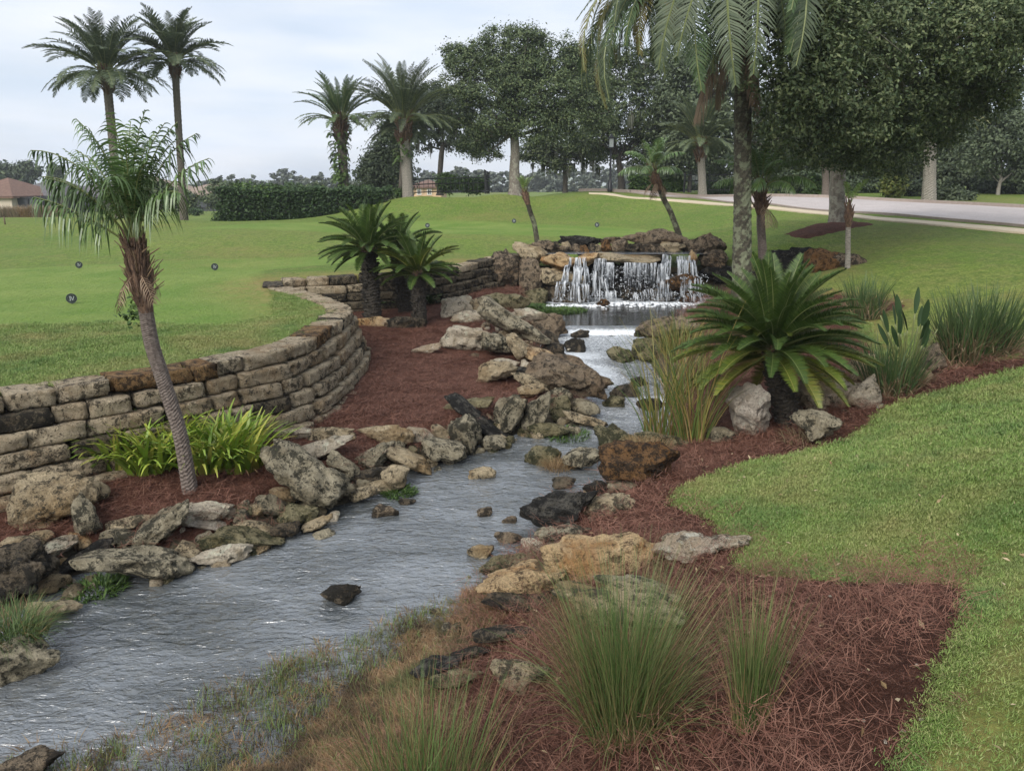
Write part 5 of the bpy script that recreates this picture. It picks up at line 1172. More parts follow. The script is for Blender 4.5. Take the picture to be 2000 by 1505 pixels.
sago('right and smallest sago of the clump in front of the far retaining wall', 16.3, (818,592), (816,534), 24, .92,
     [(9,74,35,.95,'sago',.05,1.3),(12,52,50,1.,'sagomid',.03,1.3),(13,28,50,1.,'sago',0,1.2),(8,8,45,.9,'sago',-.03,1.1)], 680, 38, .16, .022)
for px, py, lab in ((690,588,'dark fern at the left foot of the sago clump'),(760,604,'dark fern between the tallest and middle sagos'),(838,596,'dark fern at the right foot of the smallest sago'),(728,600,'fern in front of the tallest sago trunk')):
    b = G(px, py, True); t = empty('fern', b); tag(t, lab, 'fern', 'ferns under the sagos')
    ms = [frond_mesh(.5, R(60), R(80), 16, .12, .04, .1, .3, .1, 'hedgeleaf', 'rachis', 700+k, pet=.1) for k in range(2)]
    fronds(t, (0, 0, 0), [(ms, 13, .1, .6, 1., 0), (ms, 8, .5, .5, .8, .03)], .05)

# ------------------------------------------------------------------ grasses, reeds, lilies
def grass_mat(name, cs): return leaf_mat(name, cs, .55, .3, .15)
M['cord'] = grass_mat('cordgrass', [(.045,.085,.022), (.080,.13,.034), (.135,.185,.06), (.22,.21,.09), (.06,.105,.028)])
M['cordg'] = grass_mat('green cordgrass', [(.045,.085,.022), (.075,.125,.034), (.13,.18,.06)])
M['straw'] = grass_mat('dry stems', [(.22,.15,.07), (.30,.21,.10), (.16,.10,.05), (.25,.15,.08)])
M['marshtall'] = grass_mat('tall dry grass', [(.16,.14,.08), (.24,.19,.12), (.30,.22,.16)])
M['reed'] = grass_mat('reeds', [(.06,.11,.025), (.10,.16,.04), (.20,.19,.05), (.30,.22,.07), (.08,.13,.03)])
M['iris'] = grass_mat('iris leaves', [(.035,.065,.022), (.055,.095,.03), (.09,.125,.045)])
M['irisdry'] = grass_mat('dry iris leaves', [(.17,.13,.07), (.24,.18,.11), (.12,.11,.05)])
M['lily'] = leaf_mat('lily leaves', [(.10,.18,.018), (.17,.27,.03), (.28,.36,.05), (.40,.38,.08)], .4, .5, .2)
M['bird'] = leaf_mat('bird of paradise leaves', [(.016,.038,.014), (.034,.062,.022)], .6, .2, .05)
def clump(name, label, cat, base, layers, group=None):
    t = empty(name, base); tag(t, label, cat, group)
    for nm, mt, k in layers:
        v, f_ = blades(**k); link(nm, mesh_np(nm, v, f_, [M[mt]], False), t)
    return t
def gb(px, py, z=None):
    b = G(px, py); return tuple(b)
clump('grass_clump', 'big green cordgrass clump in the foreground, right of the bottom centre', 'grass clump', gb(1215,1440), [
    ('blades', 'cord', dict(n=760, r0=.17, h=1.12, lean=.52, droop=.5, w=.0048, seg=5, lenvar=.45)), ('dry_stems', 'straw', dict(n=260, r0=.2, h=1.1, lean=.6, droop=.6, w=.004, seg=5, lenvar=.5)), ('blades', 'cordg', dict(n=260, r0=.12, h=1.02, lean=.28, droop=.25, w=.005, seg=5)), ('stray_blades', 'cord', dict(n=180, r0=.2, h=.95, lean=.8, droop=1.5, w=.005, seg=7, lenvar=.5))], 'cordgrass clumps')
clump('grass_clump', 'slim upright cordgrass clump standing alone in the pine straw, right foreground', 'grass clump', gb(1462,1425), [
    ('blades', 'cord', dict(n=330, r0=.07, h=.82, lean=.22, droop=.26, w=.005, seg=5, lenvar=.5)), ('dry_stems', 'straw', dict(n=50, r0=.08, h=.7, lean=.4, droop=.5, w=.004, seg=5, lenvar=.6))], 'cordgrass clumps')
clump('grass_clump', 'cordgrass clump cut off by the bottom edge of the photo, left of centre', 'grass clump', tuple(np.array(gb(860,1500))+np.array([-.04,-.42,0])), [
    ('blades', 'cordg', dict(n=520, r0=.24, h=.85, lean=.45, droop=.35, w=.0048, seg=5, lenvar=.5)), ('dry_stems', 'straw', dict(n=260, r0=.3, h=.85, lean=.5, droop=.4, w=.004, seg=4, lenvar=.5))], 'cordgrass clumps')
for px, py, lab in ((1290,866,'left and tallest tuft of yellow-green reeds at the water left of the near sago'),(1350,862,'right tuft of yellow-green reeds, close against the sago fronds'),(1330,790,'shorter reeds behind the tall reeds beside the near sago')):
    clump('reed_clump', lab, 'reeds', gb(px, py), [('blades', 'reed', dict(n=95, r0=.2, h=1.9 if py > 800 else 1.5, lean=.42, droop=.8, w=.018, seg=7, lenvar=.55)), ('dry_blades', 'straw', dict(n=36, r0=.2, h=1.2, lean=.45, droop=.8, w=.014, seg=6, lenvar=.5))], 'reeds by the water')
clump('reed_clump', 'green grassy tuft hanging over the right bank opposite the weir', 'reeds', gb(1330,690), [('blades', 'reed', dict(n=260, r0=.4, h=.9, lean=.5, droop=.9, w=.014, seg=5, lenvar=.5))], 'reeds by the water')
for px, py, h_, n_, lab in ((1740,772,.78,300,'tuft of grassy leaves at the left side of the bird of paradise'),(1880,712,1.0,420,'large iris clump at the right, brown leaves on its left side'),(1930,700,1.0,300,'green right half of the large iris clump near the right edge'),(1690,620,.8,260,'iris clump behind the right fronds of the near sago')):
    clump('iris_clump', lab, 'iris clump', gb(px, py), [('blades', 'iris', dict(n=n_, r0=.28, h=h_*1.12, lean=.45, droop=.35, w=.022, seg=4, lenvar=.5)), ('dry_blades', 'irisdry', dict(n=int(n_*.8), r0=.30, h=h_*.8, lean=.7, droop=1.3, w=.02, seg=5, lenvar=.4))], 'iris clumps')
# bird of paradise: paddles on stalks
b = gb(1768,760); t = empty('bird_of_paradise', b); tag(t, 'bird of paradise with dark paddle leaves on tall stalks, right of the near sago', 'plant')
def paddle(l, w):
    m = MB(); N = 9; vs = []
    for i in range(N):
        u = i/(N-1); ww = w*math.sin(math.pi*(.06+.9*u))**.8*.5; vs += [(u*l, -ww, .12*ww*3*0+.25*ww), (u*l, 0, 0), (u*l, ww, .25*ww)]
    m.add(vs, [(3*i+k, 3*i+k+1, 3*i+k+4, 3*i+k+3) for i in range(N-1) for k in (0, 1)]); return m
for k in range(22):
    a = random.uniform(0, 6.3); h_ = random.uniform(.55, .98); ln = random.uniform(.05, .4); o = np.array([math.cos(a), math.sin(a), 0]); p = [o*.05, o*(.05+ln*.4*h_)+[0, 0, h_*.5], o*(.05+ln*h_)+[0, 0, h_]]
    m = MB(); m.tube(catmull(p, 4), .010, 5); st = m.obj('stalk', M['rachis'], t)
    pm = paddle(random.uniform(.24, .36), random.uniform(.055, .085)); pm.obj('leaf', M['bird'], st, loc=tuple(p[-1]), rot=(random.uniform(-1.2, 1.2), -random.uniform(1.0, 1.5), a))
# lily clumps at the foot of the leaning palm: fans of arching strap leaves
for k, (px, py, n_) in enumerate([(232,908,200),(292,915,220),(335,888,200),(405,914,220),(440,896,200),(468,912,140)]):
    lab = ['leftmost lily clump against the wall, left of the leaning palm','lily clump just left of the leaning palm trunk','lily clump behind the leaning palm trunk','lily clump just right of the leaning palm trunk','second lily clump from the right, with the tallest green leaves','rightmost small lily clump with yellowing tips'][k]
    clump('lily_clump', lab, 'lily clump', gb(px, py), [('leaves', 'lily', dict(n=int(n_*.95), r0=.25, h=.74, lean=.74, droop=1.35, w=.068, seg=7, lenvar=.5, wtip=.12)), ('dry_leaves', 'straw', dict(n=24, r0=.22, h=.3, lean=.9, droop=1.2, w=.02, seg=4))], 'lily clumps under the leaning palm')
# tufts
clump('grass_tuft', 'tuft of dead brown grass on the two rocks in mid stream', 'grass tuft', tuple(np.array(gb(1088,918))+[0, 0, .02]), [('blades', 'straw', dict(n=420, r0=.16, h=.24, lean=1.0, droop=1.4, w=.005, seg=4))])
clump('grass_tuft', 'bright green grass hanging over the rock at the left edge of the stream', 'grass tuft', tuple(np.array(gb(40,1300))+[-.1, .1, .16]), [('blades', 'cordg', dict(n=900, r0=.24, h=.34, lean=.8, droop=1.6, w=.006, seg=5)), ('dry_blades', 'straw', dict(n=140, r0=.22, h=.35, lean=.7, droop=1.4, w=.005, seg=4))])
clump('grass_tuft', 'rusty dry needles heaped on the rusty brown rock of the right bank', 'grass tuft', tuple(np.array(gb(1268,905))+[0, .2, .16]), [('needles', 'straw', dict(n=500, r0=.3, h=.12, lean=1.3, droop=.6, w=.005, seg=3))])
clump('grass_tuft', 'dry tuft at the foot of the near sago trunk', 'grass tuft', gb(1575,868), [('blades', 'irisdry', dict(n=160, r0=.25, h=.3, lean=1., droop=1., w=.008, seg=4))])
for px, py, lab in ((1040,600,'algae and cress growing in the left end of the pool'),(1100,606,'mossy mat standing out into the pool before the waterfall')):
    clump('cress', lab, 'cress', tuple(P(px, py, .5)), [('leaves', 'bushleaf', dict(n=900, r0=.6, h=.09, lean=1., droop=1., w=.03, seg=2))], 'cress in the pool')
for px, py, r_, lab in ((1105,850,.35,'cress at the waterline by the lower point of the left bank'),(780,962,.2,'small cress between the middle rocks of the left bank'),(190,1150,.25,'weeds by the waterline at the near left')):
    clump('cress', lab, 'cress', gb(px, py), [('leaves', 'bushleaf', dict(n=420, r0=r_, h=.09, lean=1., droop=1., w=.02, seg=2))], 'cress along the left bank')

# ------------------------------------------------------------------ ground cover
# pine straw
needles = []
for k in range(8):
    v, f_ = blades(230 if k < 4 else 130, .30, .15 if k < 4 else .17, 1.45, .2, .0028 if k < 4 else .0046, 2, .5, square=True, wtip=.6); v[:, 2] = v[:, 2]*.3+.003
    needles.append(mesh_np('needles', v, f_, [M['needle'] if 'needle' in M else M['mulch']], False))
M['needle'] = leaf_mat('pine needles', [(.072,.029,.020), (.14,.060,.042), (.225,.12,.085), (.092,.039,.027), (.17,.080,.054)], .7, .2, 0)
for me_ in needles: me_.materials[0] = M['needle']
px_ = []; 
for poly, dens in ((MRp, 30), (MLp, 26)):
    area = .5*abs(np.dot(poly[:, 0], np.roll(poly[:, 1], 1))-np.dot(poly[:, 1], np.roll(poly[:, 0], 1)))
    x, y = inside_pts(poly, int(area*dens), .06); px_.append(np.column_stack([x, y]))
xy = np.concatenate(px_); k = (sdf(SPOLY, xy[:, 0], xy[:, 1]) < -.22) & (sdf(TPOLY, xy[:, 0], xy[:, 1]) < .0); xy = xy[k]
z = H(xy[:, 0], xy[:, 1], low=True)+.018; n_ = len(xy)
gx_ = (H(xy[:, 0]+.1, xy[:, 1], False, True)-H(xy[:, 0]-.1, xy[:, 1], False, True))/.2; gy_ = (H(xy[:, 0], xy[:, 1]+.1, False, True)-H(xy[:, 0], xy[:, 1]-.1, False, True))/.2
rot = np.column_stack([np.arctan(gy_), -np.arctan(gx_), rng.uniform(0, 6.28, n_)])
s_ = rng.uniform(.75, 1.15, n_); scatter('pine_straw', np.column_stack([xy, z]), rot*np.array([1, 1, 0])+np.column_stack([rng.normal(0, .05, n_)]*2+[rot[:, 2]]), np.column_stack([s_]*3), rng.integers(0, 4, n_)+4*(xy[:, 1] > 6.5), needles, 'red-brown pine needles strewn over the beds on both banks', 'pine straw')
# leaves blown onto the straw and the near lawn
x, y = inside_pts(MRp, 420, .05); x2 = rng.uniform(1.5, 6, 160); y2 = rng.uniform(2.5, 8, 160); x = np.r_[x, x2]; y = np.r_[y, y2]
v, f_ = leafcloud(np.column_stack([x, y, H(x, y)+.045]), .045, .45, 3.)
M['fallen'] = leaf_mat('fallen leaves', [(.16,.10,.05), (.30,.22,.12), (.42,.34,.22), (.10,.06,.035)], .7, .2, 0)
tag(link('fallen_leaves', mesh_np('fallen_leaves', v, f_, [M['fallen']], False)), 'small dry fallen leaves scattered over the near straw and lawn', 'fallen leaves', kind='stuff')
# lawn blades near the camera and along the tee edge
def blade_mat():
    m = NT('lawn blades'); g = m.n('ShaderNodeNewGeometry')
    c = m.ramp(g.outputs['Random Per Island'], (0, (.085,.15,.030)), (.4, (.14,.215,.048)), (.7, (.195,.265,.072)), (1, (.28,.285,.125)))
    c = m.mix(m.ramp(m.noise(.9, 4, .6), (.46, 0.), (.70, .7)), c, (.28,.245,.10))
    c = m.mix(m.ramp(m.noise(1.7, 3, .6), (.32, .55), (.5, 0.)), c, (.06,.135,.035))
    m.col(c); m.set(Roughness=.6); m.b.inputs['Specular IOR Level'].default_value = .25; return m.m
M['blade'] = blade_mat()
tufts = []
for k in range(6):
    v, f_ = blades(56, .085, .032, .75, .9, .0040, 2, .5, square=True); tufts.append(mesh_np('tuft', v, f_, [M['blade']], False))
def cover(x, y, test): k = test(x, y); return np.column_stack([x[k], y[k]])
N1 = 90000; x = 0.6+rng.uniform(0, 1, N1)**.8*9.5; y = 1.8+rng.uniform(0, 1, N1)**.85*9.5
A_ = cover(x, y, lambda x, y: (sdf(MRp, x, y) < -.0) & (sdf(SPOLY, x, y) < -.7) & (x > y*.18) & (x < y*.80+.8))
N2 = 60000; x = rng.uniform(-9.5, -1.5, N2); y = rng.uniform(7, 16, N2)
B_ = cover(x, y, lambda x, y: (sdf(TPOLY, x, y) > .02) & (sdf(tee1, x, y) < rng.uniform(0, .3, len(x))) & (x > -y*.72))
rim_ = WP[rng.integers(8, len(WP)-1, 3000)]; C_ = rim_[:, :2]+rng.normal(0, .08, (3000, 2)); C_ = C_[sdf(TPOLY, C_[:, 0], C_[:, 1]) > .12]
edge = []
for poly in (MRp,):
    s = rng.integers(0, len(poly), 6000); q = poly[s]+(poly[(s+1) % len(poly)]-poly[s])*rng.uniform(0, 1, (6000, 1))+rng.normal(0, .035, (6000, 2)); edge.append(q)
E_ = np.concatenate(edge); E_ = E_[(sdf(SPOLY, E_[:, 0], E_[:, 1]) < -.9) & (E_[:, 1] < 14) & (E_[:, 0] > 1.2)]
xy = np.concatenate([A_, B_, C_, E_]); n_ = len(xy); z = H(xy[:, 0], xy[:, 1])-.004
d_ = np.hypot(xy[:, 0], xy[:, 1]); s_ = rng.uniform(.7, 1.25, n_)*np.clip(d_/6, .85, 1.4); s_[len(A_):len(A_)+len(B_)] *= .8
sz = s_*(1+.4*fbm2(xy[:, 0], xy[:, 1], 1.2, 77, 2)); print('grass tufts', n_)
scatter('lawn_grass', np.column_stack([xy, z]), np.column_stack([rng.normal(0, .12, (n_, 2)), rng.uniform(0, 6.28, n_)]), np.column_stack([s_, s_, sz]), rng.integers(0, 6, n_), tufts, 'blades of green lawn grass on the near bank and the edge of the tee', 'grass')
# dead marsh grass at the near margin, with green sprigs standing in the water
def marsh_mat():
    m = NT('dead marsh grass'); g = m.n('ShaderNodeNewGeometry')
    c = m.ramp(g.outputs['Random Per Island'], (0, (.10,.06,.035)), (.35, (.22,.14,.07)), (.6, (.16,.085,.045)), (.8, (.36,.26,.15)), (1, (.12,.08,.045)))
    c = m.mix(m.ramp(m.noise(3.2, 4, .65), (.42, .85), (.56, 0.)), c, (.045,.034,.022))
    c = m.mix(m.ramp(m.noise(2.0, 4, .6, m.pos((1.1, 1, 1))), (.52, 0.), (.64, .6)), c, (.085,.10,.035))
    m.col(c); m.set(Roughness=.8); m.b.inputs['Specular IOR Level'].default_value = .2; return m.m
M['marsh'] = marsh_mat()
M['sprig'] = leaf_mat('green marsh sprigs', [(.07,.12,.03), (.11,.17,.045), (.16,.16,.06)], .6, .3, .1)
mt_ = []
for k in range(5):
    v, f_ = blades(44, .10, .14, 1.15, .9, .0062, 3, .5, square=False); v[:, 2] *= .55; mt_.append(mesh_np('mat', v, f_, [M['marsh']], False))
for k in range(3):
    v, f_ = blades(12, .07, .10, .4, .5, .0055, 2, .6, square=True); mt_.append(mesh_np('sprig', v, f_, [M['sprig'] if k else M['marsh']], False))
marsh_px = [(960,1100),(870,1170),(770,1205),(690,1240),(600,1262),(480,1310),(330,1380),(200,1440),(60,1460),(-80,1500),(-60,1700),(300,1750),(760,1640),(870,1420),(960,1300),(1010,1220),(950,1150),(1010,1090)]
MP = catmull([P(a, b, .02)[:2] for a, b in marsh_px+[marsh_px[0]]], 4)[:-1]
x, y = inside_pts(MP, 12000, -.05); inn = sdf(MP, x, y); ci = fbm2(x, y, 2.2, 99, 3)
hz_ = H(x, y); dens = np.where(hz_ > -.03, .5+1.4*ci, .16+1.1*np.clip(ci, 0, 1))*smooth(-.1, .25, inn); k = rng.uniform(0, 1, len(x)) < dens; x, y, inn, ci, hz_ = x[k], y[k], inn[k], ci[k], hz_[k]; n_ = len(x)
green = (hz_ < -.03) & (rng.uniform(0, 1, n_) < .8); pk = np.where(green, rng.integers(5, 8, n_), rng.integers(0, 5, n_)); pk = np.where(rng.uniform(0, 1, n_) < .18, rng.integers(5, 8, n_), pk)
print('marsh', n_)
s_ = rng.uniform(.6, 1.2, n_); scatter('marsh_grass', np.column_stack([x, y, np.maximum(hz_, -.02)]), np.column_stack([rng.normal(0, .1, (n_, 2)), rng.uniform(0, 6.28, n_)]), np.column_stack([s_]*3), pk, mt_, 'matted brown dead grass with green sprigs in the shallow near margin', 'marsh grass')
# ------------------------------------------------------------------ far trees
def mass(name, label, Y, prof, n, leaf, lm, dY=12, r_=(14, 26), low=392):
    xs = [p_[0] for p_ in prof]; bl = []; sc = F/(Y*CP)
    x = xs[0]
    while x < xs[-1]:
        top = np.interp(x, xs, [p_[1] for p_ in prof])+random.uniform(-6, 8); r = random.uniform(*r_); yy = Y+random.uniform(-dY, dY)
        y = top+r*.7
        while y < low:
            c = PY(x+random.uniform(-4, 4), y, yy); bl.append([*c, r/sc, r/sc*.8, r*.75/sc]); y += r*1.0
        x += r*.8
    p, no = crown_pts(bl, n, r_[0]/sc*.28, 40, .75); v, f_ = leafcloud(p, leaf, .6, n_out=no)
    return tag(link(name, mesh_np(name, v, f_, [M[lm]], False)), label, 'trees', kind='stuff')
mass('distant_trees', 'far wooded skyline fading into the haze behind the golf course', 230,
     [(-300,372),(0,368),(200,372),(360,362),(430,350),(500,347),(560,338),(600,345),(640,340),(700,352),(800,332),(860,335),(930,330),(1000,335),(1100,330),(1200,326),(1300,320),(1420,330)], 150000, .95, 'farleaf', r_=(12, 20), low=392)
mass('woodland', 'dark woodland filling the gaps behind the trees across the road', 100,
     [(1270,310),(1330,262),(1400,240),(1500,250),(1600,240),(1700,232),(1800,240),(1900,222),(2000,230),(2200,200),(2400,220)], 70000, .55, 'woodleaf', dY=8, r_=(26, 50), low=395)
for x, y, rx, lab in ((12,334,26,'leftmost round-topped pine on the far left skyline'),(33,338,20,'second pine from the left on the far skyline'),(55,330,24,'third and rightmost of the left skyline pines'),(108,338,12,'lone small tree on the skyline right of the pines')):
    tree('pine_tree', lab, 'tree', 150, [(x,385,3),(x,360,2.4),(x,345,2)], [(x,y,rx*.62,12),(x-rx*.4,y+8,rx*.4,8),(x+rx*.4,y+6,rx*.4,8),(x,y+18,rx*.55,9)], 2600, .75, 'darkleaf', 'darkbark', .8, 30, 1, group='pines on the far left skyline')
for x0, y0, x1, y1, Y, lab in ((395,352,470,410,88,'dark round tree beside the left end of the hedge, before the far houses'),(600,352,640,385,120,'round tree beyond the hedge left of the fern-clad date palm'),(250,345,330,400,84,'garden tree behind the leaning palm fronds, before the far houses'),(330,372,380,415,80,'dark shrubbery at the foot of the right twin palm'),(560,362,600,388,110,'pale small tree beyond the middle of the hedge')):
    bush('garden_tree', lab, 'tree', x0, y0, x1, y1, Y, 3600, .36, 'oakleaf' if 'pale' not in lab else 'bushleaf', clus=.5, group='garden trees by the far houses')

# ------------------------------------------------------------------ houses on the far left
M['stucco'] = plain('beige stucco', (.50,.43,.34), .9, 0, .06, 2); M['stuccoo'] = plain('warm stucco', (.52,.36,.22), .9, 0, .06, 2)
def roof_mat(name, a, b):
    m = NT(name); w = m.n('ShaderNodeTexWave', Scale=3.2, Distortion=.6); w.bands_direction = 'X'; m.l(m.pos(), w.inputs['Vector']); n = m.noise(3, 5, .7)
    c = m.mix(m.ramp(w.outputs['Fac'], (.1, .5), (.6, 0.)), m.ramp(n, (.35, a), (.65, b)), tuple(x*.45 for x in a)); m.col(c); m.set(Roughness=.85); m.bump(w.outputs['Fac'], .6, .1); return m.m
M['terracotta'] = roof_mat('terracotta roof tiles', (.15,.080,.055), (.25,.15,.105)); M['greyroof'] = roof_mat('grey roof tiles', (.105,.098,.105), (.17,.155,.16)); M['buffroof'] = roof_mat('buff roof tiles', (.26,.19,.14), (.38,.30,.24))
M['glass'] = plain('dark window glass', (.03,.04,.05), .08); M['trim'] = plain('white trim', (.62,.60,.56), .6); M['screen'] = plain('dark screen mesh', (.035,.04,.045), .6); M['bluecover'] = plain('blue awning cloth', (.05,.14,.22), .7)
def hip(m, x0, x1, y0, y1, z0, z1, eave=.5):
    x0 -= eave; x1 += eave; y0 -= eave; y1 += eave; d = min((y1-y0)/2, (x1-x0)/2)
    vs = [(x0,y0,z0),(x1,y0,z0),(x1,y1,z0),(x0,y1,z0),(x0+d,(y0+y1)/2,z1),(x1-d-.01,(y0+y1)/2,z1)]
    m.add(vs, [(0,1,5,4),(1,2,5),(2,3,4,5),(3,0,4),(3,2,1,0)])
    m.box(((x0+x1)/2, (y0+y1)/2, z0-.12), ((x1-x0)/2-.05, (y1-y0)/2-.05, .11))
def house(label, Y, x0, x1, yg, ye, yr, wall_, roof_, wins=(), lanai=None, deep=11):
    a = PY(x0, yg, Y); b = PY(x1, yg, Y); ze = PY(x0, ye, Y)[2]; zr = PY(x0, yr, Y)[2]; zg = a[2]-.3; w = b[0]-a[0]
    t = empty('house', ((a[0]+b[0])/2, Y+deep/2, zg)); tag(t, label, 'house', 'houses beyond the far left lawn'); O = np.array(t.location)
    m = MB(); m.box((0, 0, (ze-zg)/2), (w/2, deep/2, (ze-zg)/2)); m.obj('wall', M[wall_], t, False)
    m = MB(); hip(m, -w/2, w/2, -deep/2, deep/2, ze-zg+.1, max(zr-zg, ze-zg+1)); m.obj('roof', M[roof_], t, False)
    for wx0, wx1, wy0, wy1 in wins:
        p0 = PY(wx0, wy1, Y)-O; p1 = PY(wx1, wy0, Y)-O; cx, cz = (p0[0]+p1[0])/2, (p0[2]+p1[2])/2; hw, hh_ = (p1[0]-p0[0])/2, (p1[2]-p0[2])/2
        m = MB(); m.box((cx, -deep/2-.04, cz+hh_), (hw+.08, .08, .06)); m.box((cx, -deep/2-.04, cz-hh_), (hw+.08, .08, .06)); m.box((cx-hw, -deep/2-.045, cz), (.06, .08, hh_)); m.box((cx+hw, -deep/2-.045, cz), (.06, .08, hh_)); m.box((cx, -deep/2-.04, cz), (.03, .05, hh_-.07))
        f = m.obj('window', M['trim'], t, False); m = MB(); m.box((cx, -deep/2-.02, cz), (hw-.06, .015, hh_-.06)); m.obj('pane', M['glass'], f, False)
    if lanai:
        lx0, lx1, ly0 = lanai; p0 = PY(lx0, yg, Y-5)-O; p1 = PY(lx1, ly0, Y-5)-O; y_ = -5-deep/2; m = MB(); n = max(2, int((p1[0]-p0[0])/1.6))
        for i in range(n+1):
            x = p0[0]+(p1[0]-p0[0])*i/n; m.box((x, y_, p1[2]/2), (.06, .06, p1[2]/2)); m.box((x, y_+2.5, p1[2]+.05), (.05, 2.5, .05))
        for z in (p1[2]*.45, p1[2]): m.box(((p0[0]+p1[0])/2, y_-.01, z), ((p1[0]-p0[0])/2, .05, .05))
        f = m.obj('pool_screen', M['iron'], t, False); m = MB(); m.box(((p0[0]+p1[0])/2, y_+.12, p1[2]/2), ((p1[0]-p0[0])/2, .02, p1[2]/2-.06)); m.box(((p0[0]+p1[0])/2, y_+2.6, p1[2]-.03), ((p1[0]-p0[0])/2, 2.4, .02)); m.obj('screen_mesh', M['screen'], f, False)
    return t
house('leftmost far house with terracotta roof tiles and a beige wall', 92, -90, 26, 416, 385, 346, 'stucco', 'terracotta')
house('far house with a grey hipped roof and a dark screened porch, beside the terracotta roof', 98, 14, 120, 415, 384, 347, 'stucco', 'greyroof', [(70,80,392,408),(84,92,392,408)], lanai=(28,112,386))
house('far grey-roofed house seen behind the left fronds of the leaning palm', 104, 112, 228, 414, 384, 352, 'stucco', 'greyroof', [(150,160,390,406),(176,186,390,406)], lanai=(130,180,388))
house('far two-tone house with a buff roof between the twin tall palms', 112, 205, 335, 412, 372, 343, 'stuccoo', 'buffroof', [(225,235,378,388),(262,272,378,388),(300,310,378,388)], lanai=(235,300,392))
house('far buff-roofed house right of the twin tall palms, with dark screens facing the fairway', 108, 330, 440, 412, 384, 358, 'stuccoo', 'buffroof', [(345,353,390,404)], lanai=(374,436,388))
house('distant house of which only a brown roof shows above the long hedge', 150, 668, 742, 392, 384, 372, 'stucco', 'terracotta')
house('distant pink-walled house glimpsed through the iron fence', 130, 800, 862, 392, 366, 350, 'stuccoo', 'terracotta', [(815,822,370,380),(835,842,370,380)])
for k, (x, y, h_) in enumerate([(8,426,1.25),(34,426,1.2),(58,425,1.2),(84,424,1.25),(108,423,1.)]):
    lab = ['first','second','third','fourth','fifth'][k]+' from the left of the tall dry grass clumps before the far houses'
    clump('grass_clump', lab, 'grass clump', tuple(PY(x, y, 66)), [('blades', 'straw' if k in (2,) else 'marshtall', dict(n=420, r0=.8, h=h_, lean=.5, droop=.8, w=.05, seg=4))], 'tall dry grasses before the far houses')

# ------------------------------------------------------------------ iron fences, lamp post
def fence(label, pts, h, group=None, dx=2.4, grp='black iron fences'):
    """pts: world points of the foot"""
    t = empty('iron_fence', pts[0]); tag(t, label, 'fence', grp); O = np.array(t.location); pl = catmull(pts, 6); L_ = np.concatenate([[0], np.cumsum(np.linalg.norm(np.diff(pl, axis=0), axis=1))])
    at_ = lambda s: np.array([np.interp(s, L_, pl[:, i]) for i in range(3)])-O
    n = max(1, int(L_[-1]/dx)); pk = MB()
    for i in range(n+1):
        p = at_(L_[-1]*i/n); m = MB(); m.box(p+[0, 0, h/2], (.05, .05, h/2+.05)); m.box(p+[0, 0, h+.09], (.07, .07, .035)); m.obj('post', M['iron'], t, False)
    for z in (.14, h*.62, h-.06):
        m = MB(); m.tube([at_(L_[-1]*k/24)+[0, 0, z] for k in range(25)], .03, 4); m.obj('rail', M['iron'], t, False)
    for k in range(int(L_[-1]/.28)):
        p = at_(k*.28); pk.box(p+[0, 0, h/2], (.013, .013, h/2-.05))
    o = pk.obj('pickets', M['iron'], t, False); o['kind'] = 'stuff'; return t
def ft(px, py, Y): q = PY(px, py, Y); q[2] = min(q[2], Hs(q[0], q[1]))-.0; return q
fence('black iron fence along the crest of the mound, left of the tallest oak', [PY(802,381,51), PY(850,379,51), PY(900,378,51), PY(948,377,51)], 1.0)
fence('short black iron fence turning away at the right end of the crest fence', [PY(948,377,51.2), PY(955,377,56)], 1.25)
fence('curved black iron fence coming down to the left of the fuller date palm', [PY(752,380,57), PY(768,374,56), PY(784,370,55), PY(801,369,54)], .55)
fence('black iron fence across the road behind the silvery date palm', [PY(1336,375,52), PY(1400,376,50), PY(1446,377,49)], 1.1)
q = PY(1191,374,52.5); t = empty('lamp_post', q); tag(t, 'black lamp post with a pale lantern at the roadside between the two oaks', 'lamp post')
m = MB(); m.tube([(0,0,-.2),(0,0,.1),(0,0,.7),(0,0,.75),(0,0,2.65)], [.16,.16,.12,.07,.055], 10); m.obj('post', M['iron'], t)
m = MB(); m.box((0,0,2.69), (.17,.17,.03)); m.box((0,0,3.27), (.2,.2,.03)); [m.box((sx*.15, sy*.15, 2.98), (.015,.015,.27)) for sx in (-1,1) for sy in (-1,1)]; m.tube([(0,0,3.29),(0,0,3.41),(0,0,3.55)], [.2,.1,.01], 8); fr = m.obj('lantern', M['iron'], t, False)
M['lampglass'] = plain('frosted lantern glass', (.60,.62,.62), .3)
m = MB(); m.box((0,0,2.98), (.13,.13,.255)); m.obj('glass', M['lampglass'], fr, False)

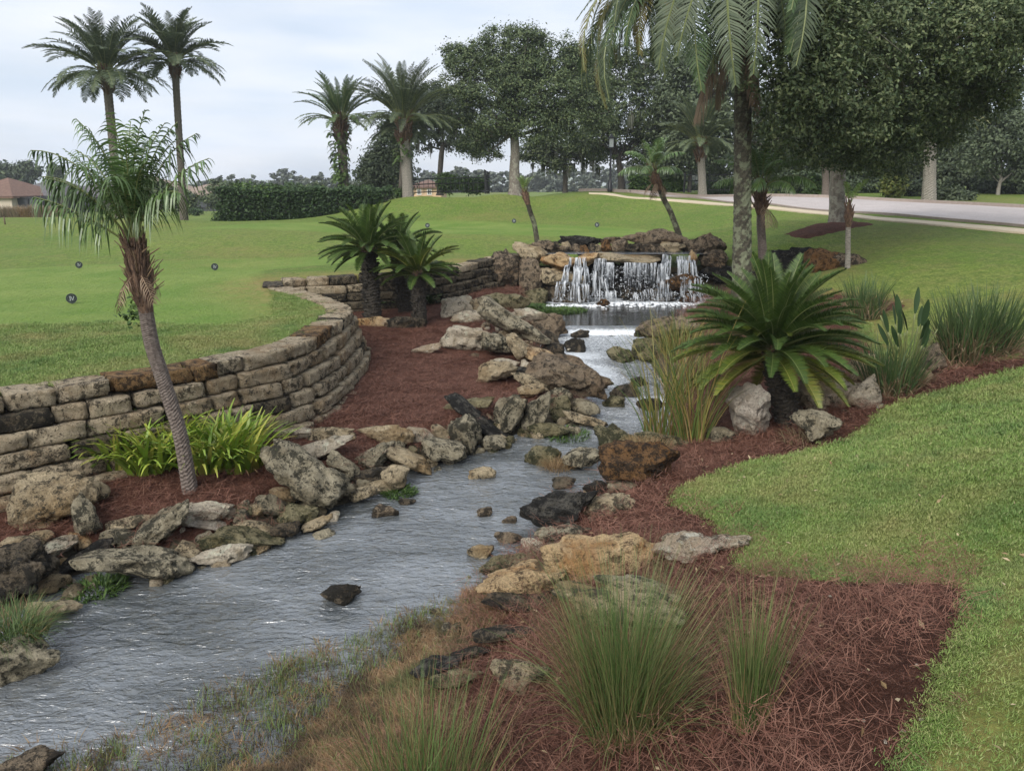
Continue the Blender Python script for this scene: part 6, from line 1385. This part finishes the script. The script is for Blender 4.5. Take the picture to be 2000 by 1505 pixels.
# ------------------------------------------------------------------ tee markers
M['mark'] = plain('dark green marker face', (.014,.019,.020), .8); M['markrim'] = plain('grey marker rim', (.085,.105,.095), .85); M['markletter'] = plain('pale marker letters', (.38,.41,.42), .8)
def marker(px, py, label, group, s=1.):
    b = G(px, py); t = empty('tee_marker', b, math.atan2(-b[0], b[1])); tag(t, label, 'tee marker', group); s *= .86; r = .098*s; c = .115*s
    Rx = Matrix.Rotation(R(90), 3, 'X')
    def disc(m, rad, y0, y1, n=28): m.tube([(0, y0, c), (0, y1, c)], rad, n)
    m = MB(); m.tube([(0, .0, -.06), (0, .0, c*.3)], .012, 6); m.obj('stake', M['iron'], t, False)
    m = MB(); disc(m, r, .02, -.012); m.obj('body', M['mark'], t, False)
    m = MB(); N = 32
    for ra, rb, yy in ((r*1.0, r*1.09, -.016), (r*.66, r*.75, -.017)):
        for k in range(N):
            a, a2 = 2*math.pi*k/N, 2*math.pi*(k+1)/N; vs = [(rad*math.cos(q_), y_, c+rad*math.sin(q_)) for y_ in (yy, yy+.006) for rad in (ra, rb) for q_ in (a, a2)]
            m.add(vs, [(0,1,3,2),(4,6,7,5),(0,4,5,1),(2,3,7,6)])
    m.obj('rim', M['markrim'], t, False)
    m = MB(); h = r*.42; y = -.017
    m.box((-r*.26, y, c), (r*.07, .004, h)); m.box((-r*.26, y, c+h), (r*.16, .004, r*.045)); m.box((-r*.26, y, c-h), (r*.16, .004, r*.045))
    for sgn in (-1, 1): m.box((r*.2+sgn*r*.14, y-(.001 if sgn > 0 else 0), c), (r*.06, .004, h*1.05), 0, Matrix.Rotation(sgn*-.32*-1, 3, 'Y'))
    m.obj('numeral', M['markletter'], t, False); return t
GR = 'round tee markers'
marker(141, 593, 'nearest round tee marker, its roman numeral IV readable, left of the leaning palm', GR)
marker(155, 524, 'round tee marker farther back on the lower tee, left of the leaning palm', GR, .95)
marker(420, 528, 'round tee marker on the lower tee right of the leaning palm', GR, .95)
marker(835, 445, 'tiny round tee marker on the upper tee above the sago clump', GR, 1.1)
marker(1004, 436, 'tiny tee marker left of the bare leaning palm on the upper tee', GR, 1.1)
marker(1166, 444, 'tiny tee marker on the upper tee above the waterfall', GR, 1.1)
b = G(10, 438); t = MB(); t.tube([(0,0,-.1),(0,0,.34)], .03, 8); o = t.obj('stake', plain('weathered stake', (.10,.07,.045), .8)); o.location = b; tag(o, 'short dark stake on the lawn at the far left edge', 'stake')

# ------------------------------------------------------------------ small litter in the straw
m_ = M['white']; SHP = [(1540,1302),(1685,1418),(1797,1416),(1762,1438),(1728,1460),(1790,1310),(1620,1172),(1575,1100),(1335,1330)]
for k, (x, y) in enumerate(SHP):
    b = G(x, y); add_rock('pebble', b+[0, 0, .03], (.022, .018, .014), 'white', (0, 0, k), 3, label='small white pebble lying on the pine straw of the near right bed', cat='pebble', group='white pebbles on the near straw')

# ------------------------------------------------------------------ the humid air
hz = MB(); hz.box((0, 0, 6.6), (3150, 3150, 11.6)); hm = bpy.data.materials.new('humid air'); hm.use_nodes = True; ht = hm.node_tree; ht.nodes.clear()
ho = ht.nodes.new('ShaderNodeOutputMaterial'); pv = ht.nodes.new('ShaderNodeVolumePrincipled'); pv.inputs['Color'].default_value = (.86, .91, 1, 1); pv.inputs['Density'].default_value = .00045
ht.links.new(pv.outputs[0], ho.inputs['Volume'])
o = hz.obj('haze', hm, smooth_=False); tag(o, 'thin humid haze that pales the far trees', 'haze', kind='stuff')
